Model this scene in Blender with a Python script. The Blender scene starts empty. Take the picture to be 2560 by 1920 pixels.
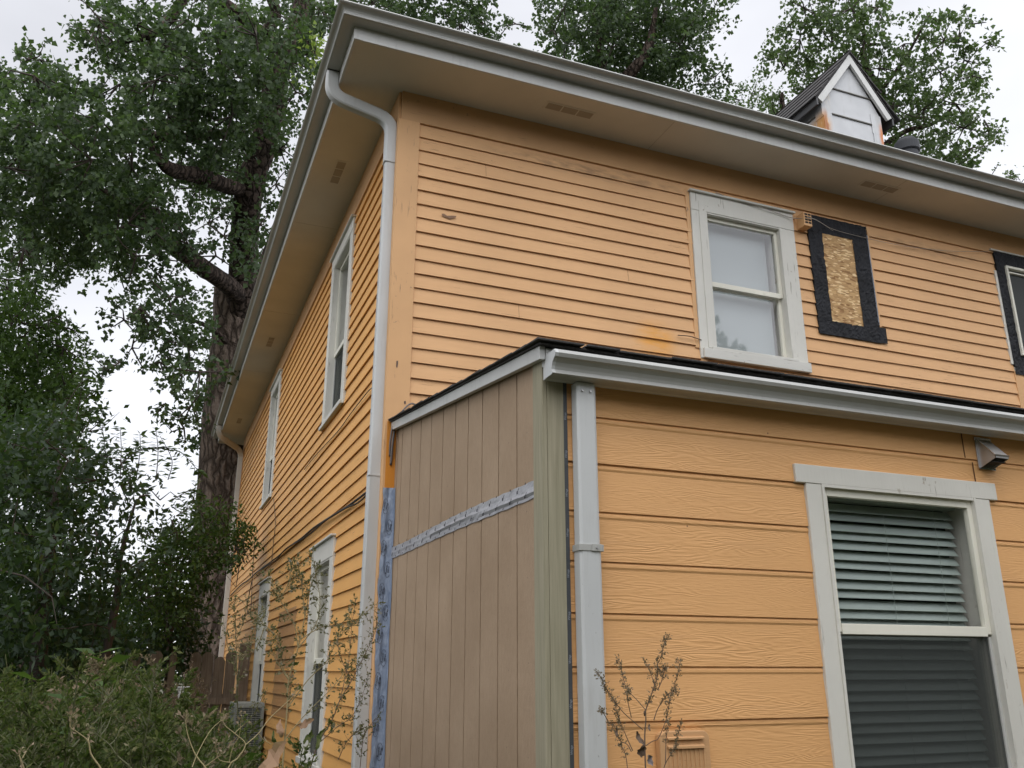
import bpy, math, random
import numpy as np
from mathutils import Vector, Matrix
R = math.radians
random.seed(7); rng = np.random.default_rng(7)
scene = bpy.context.scene
col = scene.collection

# ------------------------------------------------------------------ camera
CAM = np.array([-1.3557, -5.6705, 1.6]); YAW, PITCH, FPX = 0.3802, 0.3139, 2207.1
cd = bpy.data.cameras.new('camera'); cam = bpy.data.objects.new('camera', cd); col.objects.link(cam)
cam.location = CAM; cam.rotation_euler = (math.pi/2 + PITCH, 0, -YAW)
cd.sensor_width = 36; cd.lens = 36*FPX/2560; cd.clip_start = .05; cd.clip_end = 3000
scene.camera = cam
# ------------------------------------------------------------------ view, sun, sky
scene.view_settings.view_transform = 'Standard'; scene.view_settings.look = 'None'
scene.view_settings.gamma = 1; scene.view_settings.exposure = 0.20
sd = bpy.data.lights.new('sun', 'SUN'); sd.energy = 0.7; sd.angle = R(35); sd.color = (1, .96, .90)
sun = bpy.data.objects.new('sun', sd); col.objects.link(sun)
SUN_EL, SUN_AZ = R(56), R(216)         # azimuth from +Y clockwise: behind the camera
sv = Vector((math.sin(SUN_AZ)*math.cos(SUN_EL), math.cos(SUN_AZ)*math.cos(SUN_EL), math.sin(SUN_EL)))
sun.rotation_euler = sv.to_track_quat('Z', 'Y').to_euler(); sun.location = (0, -10, 20)
w = bpy.data.worlds.new('World'); scene.world = w; w.use_nodes = True
nt = w.node_tree; nt.nodes.clear(); N = nt.nodes.new; L = nt.links.new
wo = N('ShaderNodeOutputWorld'); bg = N('ShaderNodeBackground'); L(bg.outputs[0], wo.inputs[0])
sky = N('ShaderNodeTexSky'); sky.sky_type = 'NISHITA'; sky.sun_disc = False
sky.sun_elevation = SUN_EL; sky.sun_rotation = SUN_AZ
tc = N('ShaderNodeTexCoord')
def vm(op, a, b):
    n = N('ShaderNodeVectorMath'); n.operation = op; L(a, n.inputs[0]); n.inputs[1].default_value = b; return n
def mth(op, a, b=None, c=None):
    n = N('ShaderNodeMath'); n.operation = op
    for i, v in enumerate((a, b, c)):
        if v is None: continue
        if isinstance(v, (int, float)): n.inputs[i].default_value = v
        else: L(v, n.inputs[i])
    return n.outputs[0]
# overcast cloud deck: brightest overhead and towards the veiled sun behind the camera
dotz = vm('DOT_PRODUCT', tc.outputs['Generated'], (-0.28, -0.76, 0.59)).outputs['Value']
mr = N('ShaderNodeMapRange'); mr.interpolation_type = 'SMOOTHSTEP'; L(dotz, mr.inputs[0])
mr.inputs[1].default_value = -.35; mr.inputs[2].default_value = .9; mr.inputs[3].default_value = .80; mr.inputs[4].default_value = 2.3
side = vm('DOT_PRODUCT', tc.outputs['Generated'], (0.93, 0.30, -0.2)).outputs['Value']
low = vm('DOT_PRODUCT', tc.outputs['Generated'], (0, 0, 1)).outputs['Value']
mp = N('ShaderNodeMapping'); L(tc.outputs['Generated'], mp.inputs[0]); mp.inputs['Scale'].default_value = (1.6, 1.6, 4)
nz = N('ShaderNodeTexNoise'); L(mp.outputs[0], nz.inputs[0]); nz.inputs['Scale'].default_value = 1.6; nz.inputs['Detail'].default_value = 5
nr = N('ShaderNodeMapRange'); L(nz.outputs[0], nr.inputs[0]); nr.inputs[1].default_value = .3; nr.inputs[2].default_value = .7
nr.inputs[3].default_value = .90; nr.inputs[4].default_value = 1.10
s1 = mth('MULTIPLY_ADD', side, .22, .93)
lowb = N('ShaderNodeMapRange'); L(low, lowb.inputs[0]); lowb.inputs[1].default_value = .05; lowb.inputs[2].default_value = .65
lowb.inputs[3].default_value = 1.25; lowb.inputs[4].default_value = .90
s2 = mth('MULTIPLY', mth('MULTIPLY', mr.outputs[0], nr.outputs[0]), mth('MULTIPLY', s1, lowb.outputs[0]))
cl = N('ShaderNodeVectorMath'); cl.operation = 'SCALE'; cl.inputs[0].default_value = (.965, .975, 1.03); L(s2, cl.inputs['Scale'])
sk = N('ShaderNodeVectorMath'); sk.operation = 'SCALE'; L(sky.outputs[0], sk.inputs[0]); sk.inputs['Scale'].default_value = .012
ad = N('ShaderNodeVectorMath'); ad.operation = 'ADD'; L(cl.outputs[0], ad.inputs[0]); L(sk.outputs[0], ad.inputs[1])
L(ad.outputs[0], bg.inputs[0]); bg.inputs[1].default_value = 1.0

# ------------------------------------------------------------------ helpers
_f = np.array([math.sin(YAW)*math.cos(PITCH), math.cos(YAW)*math.cos(PITCH), math.sin(PITCH)])
_r = np.array([math.cos(YAW), -math.sin(YAW), 0.]); _u = np.cross(_r, _f)
def ray(u, v):
    d = _f + _r*(u-1280)/FPX - _u*(v-960)/FPX
    return d
def at(u, v, dist):                     # survey helper: a point seen at pixel u,v (2560 wide) at a measured distance
    d = ray(u, v); return CAM + d/np.linalg.norm(d)*dist
def atY(u, v, y):
    d = ray(u, v); return CAM + d*(y-CAM[1])/d[1]
def atX(u, v, x):
    d = ray(u, v); return CAM + d*(x-CAM[0])/d[0]

class MB:
    def __init__(s): s.v = []; s.f = []; s.m = []
    def quad(s, a, b, c, d, m=0):
        n = len(s.v); s.v += [tuple(a), tuple(b), tuple(c), tuple(d)]; s.f.append((n, n+1, n+2, n+3)); s.m.append(m)
    def poly(s, pts, m=0):
        n = len(s.v); s.v += [tuple(p) for p in pts]; s.f.append(tuple(range(n, n+len(pts)))); s.m.append(m)
    def box(s, x0, x1, y0, y1, z0, z1, m=0):
        n = len(s.v)
        s.v += [(x0,y0,z0),(x1,y0,z0),(x1,y1,z0),(x0,y1,z0),(x0,y0,z1),(x1,y0,z1),(x1,y1,z1),(x0,y1,z1)]
        for f in ((0,3,2,1),(4,5,6,7),(0,1,5,4),(1,2,6,5),(2,3,7,6),(3,0,4,7)):
            s.f.append(tuple(n+i for i in f)); s.m.append(m)
        return s
    def prism(s, prof, a, b, m=0, cap=True):          # prof: points at a ; b: offset vector
        n = len(s.v); k = len(prof); b = np.array(b, float)
        s.v += [tuple(np.array(p, float)+np.array(a, float)) for p in prof]
        s.v += [tuple(np.array(p, float)+np.array(a, float)+b) for p in prof]
        for i in range(k):
            j = (i+1) % k; s.f.append((n+i, n+j, n+k+j, n+k+i)); s.m.append(m)
        if cap:
            s.f.append(tuple(n+i for i in range(k))[::-1]); s.m.append(m)
            s.f.append(tuple(n+k+i for i in range(k))); s.m.append(m)
        return s
    def tube(s, pts, rad, n=8, m=0, jit=0., cap=True):
        P = [np.array(p, float) for p in pts]; K = len(P)
        if isinstance(rad, (int, float)): rad = [rad]*K
        base = len(s.v); ref = np.array([0.13, .21, .97]); prev = None
        for i in range(K):
            t = P[min(i+1, K-1)] - P[max(i-1, 0)]; t = t/(np.linalg.norm(t)+1e-9)
            if prev is None:
                a = np.cross(t, ref)
                if np.linalg.norm(a) < .15: a = np.cross(t, [1, 0, 0])
            else: a = prev - t*(prev@t)
            a = a/np.linalg.norm(a); prev = a; b = np.cross(t, a)
            for j in range(n):
                th = 2*math.pi*j/n; rr = rad[i]*(1+(random.uniform(-jit, jit) if jit else 0))
                s.v.append(tuple(P[i]+rr*(a*math.cos(th)+b*math.sin(th))))
        for i in range(K-1):
            for j in range(n):
                k = (j+1) % n; s.f.append((base+i*n+j, base+i*n+k, base+(i+1)*n+k, base+(i+1)*n+j)); s.m.append(m)
        if cap:
            s.f.append(tuple(base+j for j in range(n))[::-1]); s.f.append(tuple(base+(K-1)*n+j for j in range(n))); s.m += [m, m]
        return s
    def build(s, name, mats, parent=None, bevel=0, smooth=False, flat=False):
        me = bpy.data.meshes.new(name); me.from_pydata(s.v, [], s.f)
        for mt in (mats if isinstance(mats, (list, tuple)) else [mats]): me.materials.append(mt)
        me.polygons.foreach_set('material_index', s.m)
        if smooth: me.polygons.foreach_set('use_smooth', [True]*len(s.f))
        me.update(); o = bpy.data.objects.new(name, me); col.objects.link(o)
        if parent: o.parent = parent
        if bevel:
            b = o.modifiers.new('bevel', 'BEVEL'); b.width = bevel; b.segments = 2; b.limit_method = 'ANGLE'; b.angle_limit = R(40)
        return o
def absorb(mb, meshes=(), others=(), m=1):
    for me in meshes:
        n = len(mb.v); mb.v += [tuple(v.co) for v in me.vertices]; mb.f += [tuple(n+i for i in p.vertices) for p in me.polygons]; mb.m += [m]*len(me.polygons); bpy.data.meshes.remove(me)
    for o in others: n = len(mb.v); mb.v += o.v; mb.f += [tuple(n+i for i in f) for f in o.f]; mb.m += [m]*len(o.f)
def empty(name, loc=(0, 0, 0)):
    o = bpy.data.objects.new(name, None); o.location = loc; col.objects.link(o); return o
def tag(o, label=None, cat=None, group=None, kind=None):
    if label: o['label'] = label
    if cat: o['category'] = cat
    if group: o['group'] = group
    if kind: o['kind'] = kind
    return o
def reparent(o, par):                   # keep world place under an Empty standing at its base
    o.parent = par; o.location = o.location - par.location if False else o.location
    o.matrix_parent_inverse = Matrix.Translation(-par.location)
def leaf_mesh(name, C, D, Nn, ln, wd, mats, parent=None, fold=.25, tip=.62, midx=None, extra=None):
    """C base points, D leaf directions, Nn normals, ln/wd lengths and widths -> folded kite leaves in one mesh"""
    n = len(C); D = D/np.linalg.norm(D, axis=1)[:, None]
    S = np.cross(D, Nn); S = S/(np.linalg.norm(S, axis=1)[:, None]+1e-9); U = np.cross(S, D)
    ln = np.broadcast_to(ln, n)[:, None]; wd = np.broadcast_to(wd, n)[:, None]
    a = C; b = C + D*ln*(1-tip) + S*wd*.5 + U*wd*fold; c = C + D*ln; d = C + D*ln*(1-tip) - S*wd*.5 + U*wd*fold
    V = np.stack([a, b, c, d], 1).reshape(-1, 3).astype(np.float32)
    idx = (np.arange(n)*4)[:, None]
    tri = np.concatenate([idx+[0, 1, 2], idx+[0, 2, 3]], 1).astype(np.int32).ravel()
    tot = np.full(2*n, 3, np.int32); mid_ = np.repeat(midx, 2).astype(np.int32) if midx is not None else np.zeros(2*n, np.int32)
    if extra and extra.v:                 # twigs or stems that carry the leaves, quads in the second material slot
        V = np.concatenate([V, np.array(extra.v, np.float32)]); q = np.array([f for f in extra.f if len(f) == 4], np.int32)+4*n
        tri = np.concatenate([tri, q.ravel()]); tot = np.concatenate([tot, np.full(len(q), 4, np.int32)]); mid_ = np.concatenate([mid_, np.full(len(q), 1, np.int32)])
    me = bpy.data.meshes.new(name); me.vertices.add(len(V)); me.vertices.foreach_set('co', V.ravel())
    me.loops.add(len(tri)); me.loops.foreach_set('vertex_index', tri)
    me.polygons.add(len(tot)); me.polygons.foreach_set('loop_start', np.concatenate([[0], np.cumsum(tot)[:-1]]).astype(np.int32))
    me.polygons.foreach_set('loop_total', tot)
    for mt in (mats if isinstance(mats, (list, tuple)) else [mats]): me.materials.append(mt)
    me.polygons.foreach_set('material_index', mid_)
    me.update(calc_edges=True); me.validate()
    o = bpy.data.objects.new(name, me); col.objects.link(o)
    if parent: o.parent = parent
    return o

# ------------------------------------------------------------------ materials
class M_:
    def __init__(s, name):
        s.m = bpy.data.materials.new(name); s.m.use_nodes = True; s.t = s.m.node_tree; s.t.nodes.clear()
        s.out = s.n('ShaderNodeOutputMaterial'); s.b = s.n('ShaderNodeBsdfPrincipled'); s.l(s.b.outputs[0], s.out.inputs[0])
        s.tc = s.n('ShaderNodeNewGeometry')
    def n(s, k): return s.t.nodes.new(k)
    def l(s, a, b): s.t.links.new(a, b)
    def pos(s, scale=(1, 1, 1), loc=(0, 0, 0), rot=(0, 0, 0)):
        m = s.n('ShaderNodeMapping'); s.l(s.tc.outputs['Position'], m.inputs[0]); m.inputs['Scale'].default_value = scale
        m.inputs['Location'].default_value = loc; m.inputs['Rotation'].default_value = rot; return m.outputs[0]
    def noise(s, vec, scale=5, detail=4, rough=.55, dist=0):
        n = s.n('ShaderNodeTexNoise'); s.l(vec, n.inputs[0]); n.inputs['Scale'].default_value = scale
        n.inputs['Detail'].default_value = detail; n.inputs['Roughness'].default_value = rough; n.inputs['Distortion'].default_value = dist
        return n.outputs[0]
    def mr(s, v, a, b, c=0, d=1, smooth=False):
        n = s.n('ShaderNodeMapRange'); s.l(v, n.inputs[0])
        if smooth: n.interpolation_type = 'SMOOTHSTEP'
        for i, x in enumerate((a, b, c, d)): n.inputs[i+1].default_value = x
        return n.outputs[0]
    def mix(s, fac, a, b, mode='MIX'):
        n = s.n('ShaderNodeMix'); n.data_type = 'RGBA'; n.blend_type = mode
        for i, x in ((0, fac), (6, a), (7, b)):
            if isinstance(x, (int, float)): n.inputs[i].default_value = x
            elif isinstance(x, tuple): n.inputs[i].default_value = (*x[:3], 1)
            else: s.l(x, n.inputs[i])
        return n.outputs[2]
    def math(s, op, a, b=None):
        n = s.n('ShaderNodeMath'); n.operation = op
        for i, x in enumerate((a, b)):
            if x is None: continue
            if isinstance(x, (int, float)): n.inputs[i].default_value = x
            else: s.l(x, n.inputs[i])
        return n.outputs[0]
    def near(s, p, r):                 # 1 inside an ellipsoid at p fading out at its edge: for stains with a place of their own
        a = s.n('ShaderNodeVectorMath'); a.operation = 'SUBTRACT'; s.l(s.tc.outputs['Position'], a.inputs[0]); a.inputs[1].default_value = p
        b = s.n('ShaderNodeVectorMath'); b.operation = 'DIVIDE'; s.l(a.outputs[0], b.inputs[0]); b.inputs[1].default_value = r
        c = s.n('ShaderNodeVectorMath'); c.operation = 'LENGTH'; s.l(b.outputs[0], c.inputs[0])
        return s.mr(c.outputs['Value'], .15, 1., 1, 0, True)
    def bump(s, h, strength=.3, dist=.01):
        n = s.n('ShaderNodeBump'); s.l(h, n.inputs['Height']); n.inputs['Strength'].default_value = strength
        n.inputs['Distance'].default_value = dist; s.l(n.outputs[0], s.b.inputs['Normal']); return n
    def set(s, colr=None, rough=.6, metal=0, spec=None):
        if colr is not None:
            if isinstance(colr, tuple): s.b.inputs['Base Color'].default_value = (*colr, 1)
            else: s.l(colr, s.b.inputs['Base Color'])
        if isinstance(rough, (int, float)): s.b.inputs['Roughness'].default_value = rough
        else: s.l(rough, s.b.inputs['Roughness'])
        s.b.inputs['Metallic'].default_value = metal
        if spec is not None: s.b.inputs['Specular IOR Level'].default_value = spec
        return s.m

def clapboard_mat(name, base, stains=False, along='x'):
    k = M_(name)
    sx = (.55, 4, 9) if along == 'x' else (4, .55, 9)
    big = k.noise(k.pos(), .9, 5); fine = k.noise(k.pos(sx), 3.5, 6, .6)
    c = k.mix(k.mr(big, .3, .7), tuple(x*.91 for x in base), tuple(min(1, x*1.07) for x in base))
    c = k.mix(k.mr(fine, .3, .75, 0, .30), c, (base[0]*.80, base[1]*.74, base[2]*.66))
    # one board differs a little from the next
    sp = k.n('ShaderNodeSeparateXYZ'); k.l(k.tc.outputs['Position'], sp.inputs[0])
    bd = k.math('FLOOR', k.math('DIVIDE', k.math('SUBTRACT', sp.outputs[2], 5.5815-.1138*60), .1138))
    wn = k.n('ShaderNodeTexWhiteNoise'); wn.noise_dimensions = '1D'; k.l(bd, wn.inputs['W'])
    c = k.mix(k.mr(wn.outputs['Value'], 0, 1, 0, .16), c, (base[0]*.84, base[1]*.80, base[2]*.74))
    # weather checks: thin dark splits running along the grain
    cs = (2.2, 6, 60) if along == 'x' else (6, 2.2, 60)
    ck = k.noise(k.pos(cs), 2.4, 3, .6); where = k.noise(k.pos((1, 1, 1), (4, 2, 9)), 1.1, 3)
    ckm = k.math('MULTIPLY', k.mr(ck, .635, .68), k.mr(where, .46, .60))
    c = k.mix(k.math('MULTIPLY', ckm, .75), c, (.16, .085, .04))
    # small specks and nail heads
    vor = k.n('ShaderNodeTexVoronoi'); k.l(k.pos((1, 1, 1)), vor.inputs[0]); vor.inputs['Scale'].default_value = 7
    vm_ = k.math('MULTIPLY', k.mr(vor.outputs['Distance'], .018, .034, 1, 0), k.mr(where, .45, .6, .1, .9))
    c = k.mix(vm_, c, (.10, .06, .035))
    if stains:
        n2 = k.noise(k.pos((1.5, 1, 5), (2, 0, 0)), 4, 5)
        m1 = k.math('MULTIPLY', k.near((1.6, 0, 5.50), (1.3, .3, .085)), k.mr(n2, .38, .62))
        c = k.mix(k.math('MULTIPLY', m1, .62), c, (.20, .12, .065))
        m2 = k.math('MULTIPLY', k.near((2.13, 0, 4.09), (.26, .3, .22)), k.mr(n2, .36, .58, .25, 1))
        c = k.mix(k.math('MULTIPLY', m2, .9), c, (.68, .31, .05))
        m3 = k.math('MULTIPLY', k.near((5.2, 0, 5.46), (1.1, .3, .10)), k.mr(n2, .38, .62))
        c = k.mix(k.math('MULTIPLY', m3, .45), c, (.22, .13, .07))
    h = k.math('ADD', fine, k.math('MULTIPLY', ckm, -1.2)); k.bump(h, .35, .004)
    return k.set(c, .62, spec=.3)

ORANGE = (.665, .395, .195)
M = {}
M['clap'] = clapboard_mat('painted clapboard', ORANGE, True, 'x')
M['clap_side'] = clapboard_mat('painted clapboard side', (.70, .375, .120), False, 'y')
def trim_mat(name, base, wear=.5, vertical=True, pc=(.12, .08, .05)):
    k = M_(name); s = (7, 7, .9) if vertical else (.9, .9, 7)
    f = k.noise(k.pos(s), 5, 6, .62); big = k.noise(k.pos(), 1.3, 4)
    c = k.mix(k.mr(big, .3, .7), tuple(x*.88 for x in base), tuple(min(1, x*1.05) for x in base))
    w2 = k.noise(k.pos((1, 1, 1), (7, 3, 2)), 1.7, 3)
    cs = (40, 40, 3) if vertical else (3, 3, 40)
    ck = k.math('MULTIPLY', k.mr(k.noise(k.pos(cs), 1.5, 4, .6), .63, .69), k.mr(w2, .42, .60))
    c = k.mix(k.math('MULTIPLY', ck, wear), c, pc)
    fl = k.math('MULTIPLY', k.mr(k.noise(k.pos((9, 9, 7)), 2.1, 4, .65), .66, .69), k.mr(w2, .46, .62))
    c = k.mix(k.math('MULTIPLY', fl, wear), c, tuple(x*1.6 for x in pc))
    k.bump(k.math('ADD', f, k.math('MULTIPLY', ck, -1.)), .35, .004)
    return k.set(c, .6, spec=.3)
M['orange_trim'] = trim_mat('painted corner trim', (.64, .375, .18), .9)
M['orange_frieze'] = trim_mat('painted frieze', (.56, .325, .155), .5, False)
M['orange_raw'] = trim_mat('old orange paint', (.62, .24, .03), .8)
M['white_trim'] = trim_mat('weathered white trim', (.62, .605, .545), .75, True, (.20, .17, .13))
M['white_trim_h'] = trim_mat('weathered white sill', (.58, .57, .52), .95, False, (.17, .145, .12))
M['vinyl'] = trim_mat('cream vinyl sash', (.72, .70, .60), .25, True, (.3, .27, .2))
def simple(name, colr, rough=.5, metal=0, bump=0, bs=30, var=.12, spec=None):
    k = M_(name); nz_ = k.noise(k.pos(), 2.2, 5); c = k.mix(k.mr(nz_, .3, .7), tuple(x*(1-var) for x in colr), tuple(min(1, x*(1+var)) for x in colr))
    if bump: k.bump(k.noise(k.pos(), bs, 4), bump, .004)
    return k.set(c, rough, metal, spec)
def gutter_mat(name, base):
    k = M_(name); st = k.noise(k.pos((10, 10, 1.2)), 2.5, 5, .6); big = k.noise(k.pos(), 1.2, 5)
    c = k.mix(k.mr(big, .3, .7), tuple(x*.90 for x in base), tuple(min(1, x*1.06) for x in base))
    c = k.mix(k.mr(st, .55, .80, 0, .35), c, (.30, .29, .26))
    sp = k.noise(k.pos(), 55, 2); c = k.mix(k.mr(sp, .74, .78, 0, .5), c, (.14, .13, .11))
    k.bump(k.noise(k.pos(), 8, 3), .08, .003)
    return k.set(c, .38, spec=.5)
M['gutter'] = gutter_mat('painted aluminium gutter', (.37, .37, .345))
M['downspout'] = gutter_mat('painted aluminium downspout', (.50, .51, .50))
M['downspout_cream'] = gutter_mat('cream downspout', (.50, .46, .40))
M['fascia'] = gutter_mat('fascia cladding', (.50, .50, .475))
M['soffit'] = simple('tan soffit board', (.56, .52, .44), .75, bump=.1, bs=12, var=.06)
M['vent_mesh'] = simple('soffit vent mesh', (.34, .29, .22), .8, bump=.5, bs=240, var=.2)
def shingle_mat():
    k = M_('asphalt shingles'); n = k.noise(k.pos(), 90, 3); b = k.noise(k.pos((1, 1, 1)), 5, 4)
    c = k.mix(k.mr(n, .3, .7), (.022, .021, .022), (.07, .065, .062)); c = k.mix(k.mr(b, .4, .7, 0, .4), c, (.035, .03, .027))
    k.bump(n, .5, .004); return k.set(c, .9)
M['shingle'] = shingle_mat()
# tan grooved panel
def tan_mat():
    k = M_('primed grooved panel'); st = k.noise(k.pos((5, 5, 1.6)), 14, 6, .65); bl = k.noise(k.pos(), 2.2, 5)
    c = k.mix(k.mr(bl, .3, .7), (.315, .225, .145), (.395, .290, .195)); c = k.mix(k.mr(st, .3, .8, 0, .35), c, (.20, .135, .088))
    sp = k.noise(k.pos((1, 1, .6)), 70, 3); c = k.mix(k.mr(sp, .68, .74, 0, .45), c, (.36, .28, .21))
    h = k.math('ADD', st, k.math('MULTIPLY', k.noise(k.pos((1, 2.5, 1)), 60, 3), .6)); k.bump(h, .55, .005); return k.set(c, .78, spec=.2)
M['tan'] = tan_mat()
M['tan_groove'] = simple('panel groove', (.10, .062, .036), .9)
def green_mat():
    k = M_('treated corner board'); g = k.noise(k.pos((22, 22, .8)), 4, 6, .6, .4); b = k.noise(k.pos((1, 1, 1)), 2, 4)
    c = k.mix(k.mr(g, .3, .72), (.240, .215, .145), (.360, .325, .235)); c = k.mix(k.mr(b, .35, .7, 0, .4), c, (.25, .25, .165))
    sp = k.noise(k.pos((1, 1, .5)), 26, 2); c = k.mix(k.mr(sp, .76, .78, 0, .9), c, (.05, .045, .03))
    k.bump(g, .3, .003); return k.set(c, .75, spec=.2)
M['green'] = green_mat()
# hardboard lap siding with embossed wood grain
def hard_mat():
    k = M_('embossed lap siding')
    sp = k.n('ShaderNodeSeparateXYZ'); k.l(k.tc.outputs['Position'], sp.inputs[0])
    bd = k.math('FLOOR', k.math('DIVIDE', k.math('SUBTRACT', sp.outputs[2], 2.4161-.2*20), .2))
    wn = k.n('ShaderNodeTexWhiteNoise'); wn.noise_dimensions = '1D'; k.l(bd, wn.inputs['W'])
    cx = k.n('ShaderNodeCombineXYZ'); k.l(k.math('MULTIPLY', wn.outputs['Value'], 37.), cx.inputs[0]); k.l(k.math('MULTIPLY', bd, 5.3), cx.inputs[1])
    ad_ = k.n('ShaderNodeVectorMath'); ad_.operation = 'ADD'; k.l(k.pos((.8, 1, 7.5)), ad_.inputs[0]); k.l(cx.outputs[0], ad_.inputs[1])
    f = k.noise(ad_.outputs[0], 1.7, 2.5, .5, .15)
    rings = k.math('FRACT', k.math('MULTIPLY', f, 24.)); ringl = k.mr(k.math('ABSOLUTE', k.math('SUBTRACT', rings, .5)), 0., .5, 0, 1, True)
    m2 = k.n('ShaderNodeVectorMath'); m2.operation = 'ADD'; k.l(k.pos((9, 9, 75)), m2.inputs[0]); k.l(cx.outputs[0], m2.inputs[1])
    fib = k.noise(m2.outputs[0], 2.2, 3, .6)
    where = k.mr(k.noise(ad_.outputs[0], .8, 2), .44, .62, .12, 1)
    h = k.math('ADD', k.math('MULTIPLY', k.math('MULTIPLY', ringl, where), .85), k.math('MULTIPLY', fib, .75))
    base = (.665, .365, .150)
    b = k.noise(k.pos(), 1.1, 4)
    c = k.mix(k.mr(b, .3, .7), tuple(x*.93 for x in base), tuple(x*1.05 for x in base))
    c = k.mix(k.mr(fib, .55, .8, 0, .35), c, (.52, .25, .09))
    v = k.n('ShaderNodeTexVoronoi'); k.l(k.pos(), v.inputs[0]); v.inputs['Scale'].default_value = 4.5
    c = k.mix(k.mr(v.outputs['Distance'], .012, .022, .9, 0), c, (.13, .07, .035))
    k.bump(h, .34, .004); return k.set(c, .55, spec=.35)
M['hard'] = hard_mat()
M['membrane'] = None
k = M_('black flashing tape'); a_ = k.noise(k.pos((1, 1, 1)), 13, 5, .6, 1.2); c_ = k.mix(k.mr(k.noise(k.pos(), 5, 4), .3, .7), (.008, .0085, .010), (.020, .021, .025)); k.bump(a_, 1., .02); M['membrane'] = k.set(c_, .6, spec=.2)
k = M_('oriented strand board')
v1 = k.n('ShaderNodeTexVoronoi'); k.l(k.pos((.8, 1, 2.2), rot=(0, R(20), 0)), v1.inputs[0]); v1.inputs['Scale'].default_value = 26
v2 = k.n('ShaderNodeTexVoronoi'); k.l(k.pos((.7, 1, 2.4), rot=(0, R(-38), 0)), v2.inputs[0]); v2.inputs['Scale'].default_value = 30
s1_ = k.n('ShaderNodeSeparateColor'); k.l(v1.outputs['Color'], s1_.inputs[0]); s2_ = k.n('ShaderNodeSeparateColor'); k.l(v2.outputs['Color'], s2_.inputs[0])
c_ = k.mix(k.mr(s1_.outputs[0], 0, 1), (.34, .19, .075), (.54, .34, .145)); c_ = k.mix(k.mr(s2_.outputs[1], .80, .84), c_, (.74, .54, .29)); c_ = k.mix(k.mr(s2_.outputs[0], .90, .93), c_, (.24, .115, .035))
k.bump(s1_.outputs[0], .25, .003); M['osb'] = k.set(c_, .75)
k = M_('silver flashing tape'); a_ = k.noise(k.pos((1, 1, 1)), 9, 4, .6, .8); k.bump(a_, .5, .01); M['silver'] = k.set(k.mix(k.mr(a_, .3, .7), (.33, .33, .345), (.44, .44, .46)), .33, .25)
k = M_('blue grey wrap tape'); a_ = k.noise(k.pos((2, 2, .7)), 14, 5, .6, 1.5); k.bump(a_, .6, .010); M['wrap'] = k.set(k.mix(k.mr(a_, .3, .7), (.16, .205, .29), (.30, .35, .44)), .34, .1)
M['ink'] = simple('black print', (.012, .014, .022), .5)
M['dark'] = simple('dark void', (.012, .012, .012), .9)
M['room'] = simple('dim room', (.10, .11, .11), .9)
M['metal_dark'] = simple('galvanised hood', (.50, .49, .48), .38, .6, bump=.15, bs=20)
M['metal_bright'] = simple('galvanised edge', (.72, .70, .69), .22, .9)
M['cable'] = simple('black cable', (.02, .016, .014), .6)
M['wire'] = simple('thin grey wire', (.34, .30, .25), .5)
M['greywire'] = simple('grey stub of cable', (.16, .14, .13), .6)
M['screen'] = simple('insect screen', (.035, .038, .036), .75, bump=.3, bs=400)
def glass(name, rough=0.0, tint=(1, 1, 1), extra=0.0):
    k = M_(name); k.t.nodes.remove(k.b)
    dt = k.n('ShaderNodeVectorMath'); dt.operation = 'DOT_PRODUCT'; k.l(k.tc.outputs['Incoming'], dt.inputs[0]); k.l(k.tc.outputs['True Normal'], dt.inputs[1])
    om = k.math('SUBTRACT', 1.0, k.math('ABSOLUTE', dt.outputs['Value'])); fa = k.math('ADD', k.math('MULTIPLY', k.math('POWER', om, 4.), .84), .085+extra)
    g = k.n('ShaderNodeBsdfGlossy'); g.inputs['Roughness'].default_value = rough; t = k.n('ShaderNodeBsdfTransparent'); t.inputs[0].default_value = (*tint, 1)
    bp = k.n('ShaderNodeBump'); k.l(k.noise(k.pos(), 3, 2), bp.inputs['Height']); bp.inputs['Strength'].default_value = .02; k.l(bp.outputs[0], g.inputs['Normal'])
    mx = k.n('ShaderNodeMixShader'); k.l(fa, mx.inputs[0]); k.l(t.outputs[0], mx.inputs[1]); k.l(g.outputs[0], mx.inputs[2]); k.l(mx.outputs[0], k.out.inputs[0])
    return k.m
M['glass'] = glass('window glass', .03)
M['glass_screened'] = glass('window glass behind screen', .25, (.42, .43, .42), 0.0)
M['blind_green'] = simple('slatted blind', (.30, .355, .325), .5, var=.06)
M['shade'] = simple('white roller shade', (.30, .335, .335), .8, var=.04)
M['curtain'] = simple('lace curtain', (.50, .48, .43), .9, var=.1)
def wood_mat(name, a, b, vert=True):
    k = M_(name); g = k.noise(k.pos((14, 14, .9) if vert else (.9, .9, 14)), 3.4, 6, .62, .5); z_ = k.noise(k.pos(), 3, 4)
    c = k.mix(k.mr(g, .3, .72), a, b); c = k.mix(k.mr(z_, .45, .75, 0, .5), c, tuple(x*.6 for x in a)); k.bump(g, .5, .005); return k.set(c, .85)
M['fence'] = wood_mat('weathered fence board', (.17, .125, .085), (.33, .26, .19))
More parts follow.
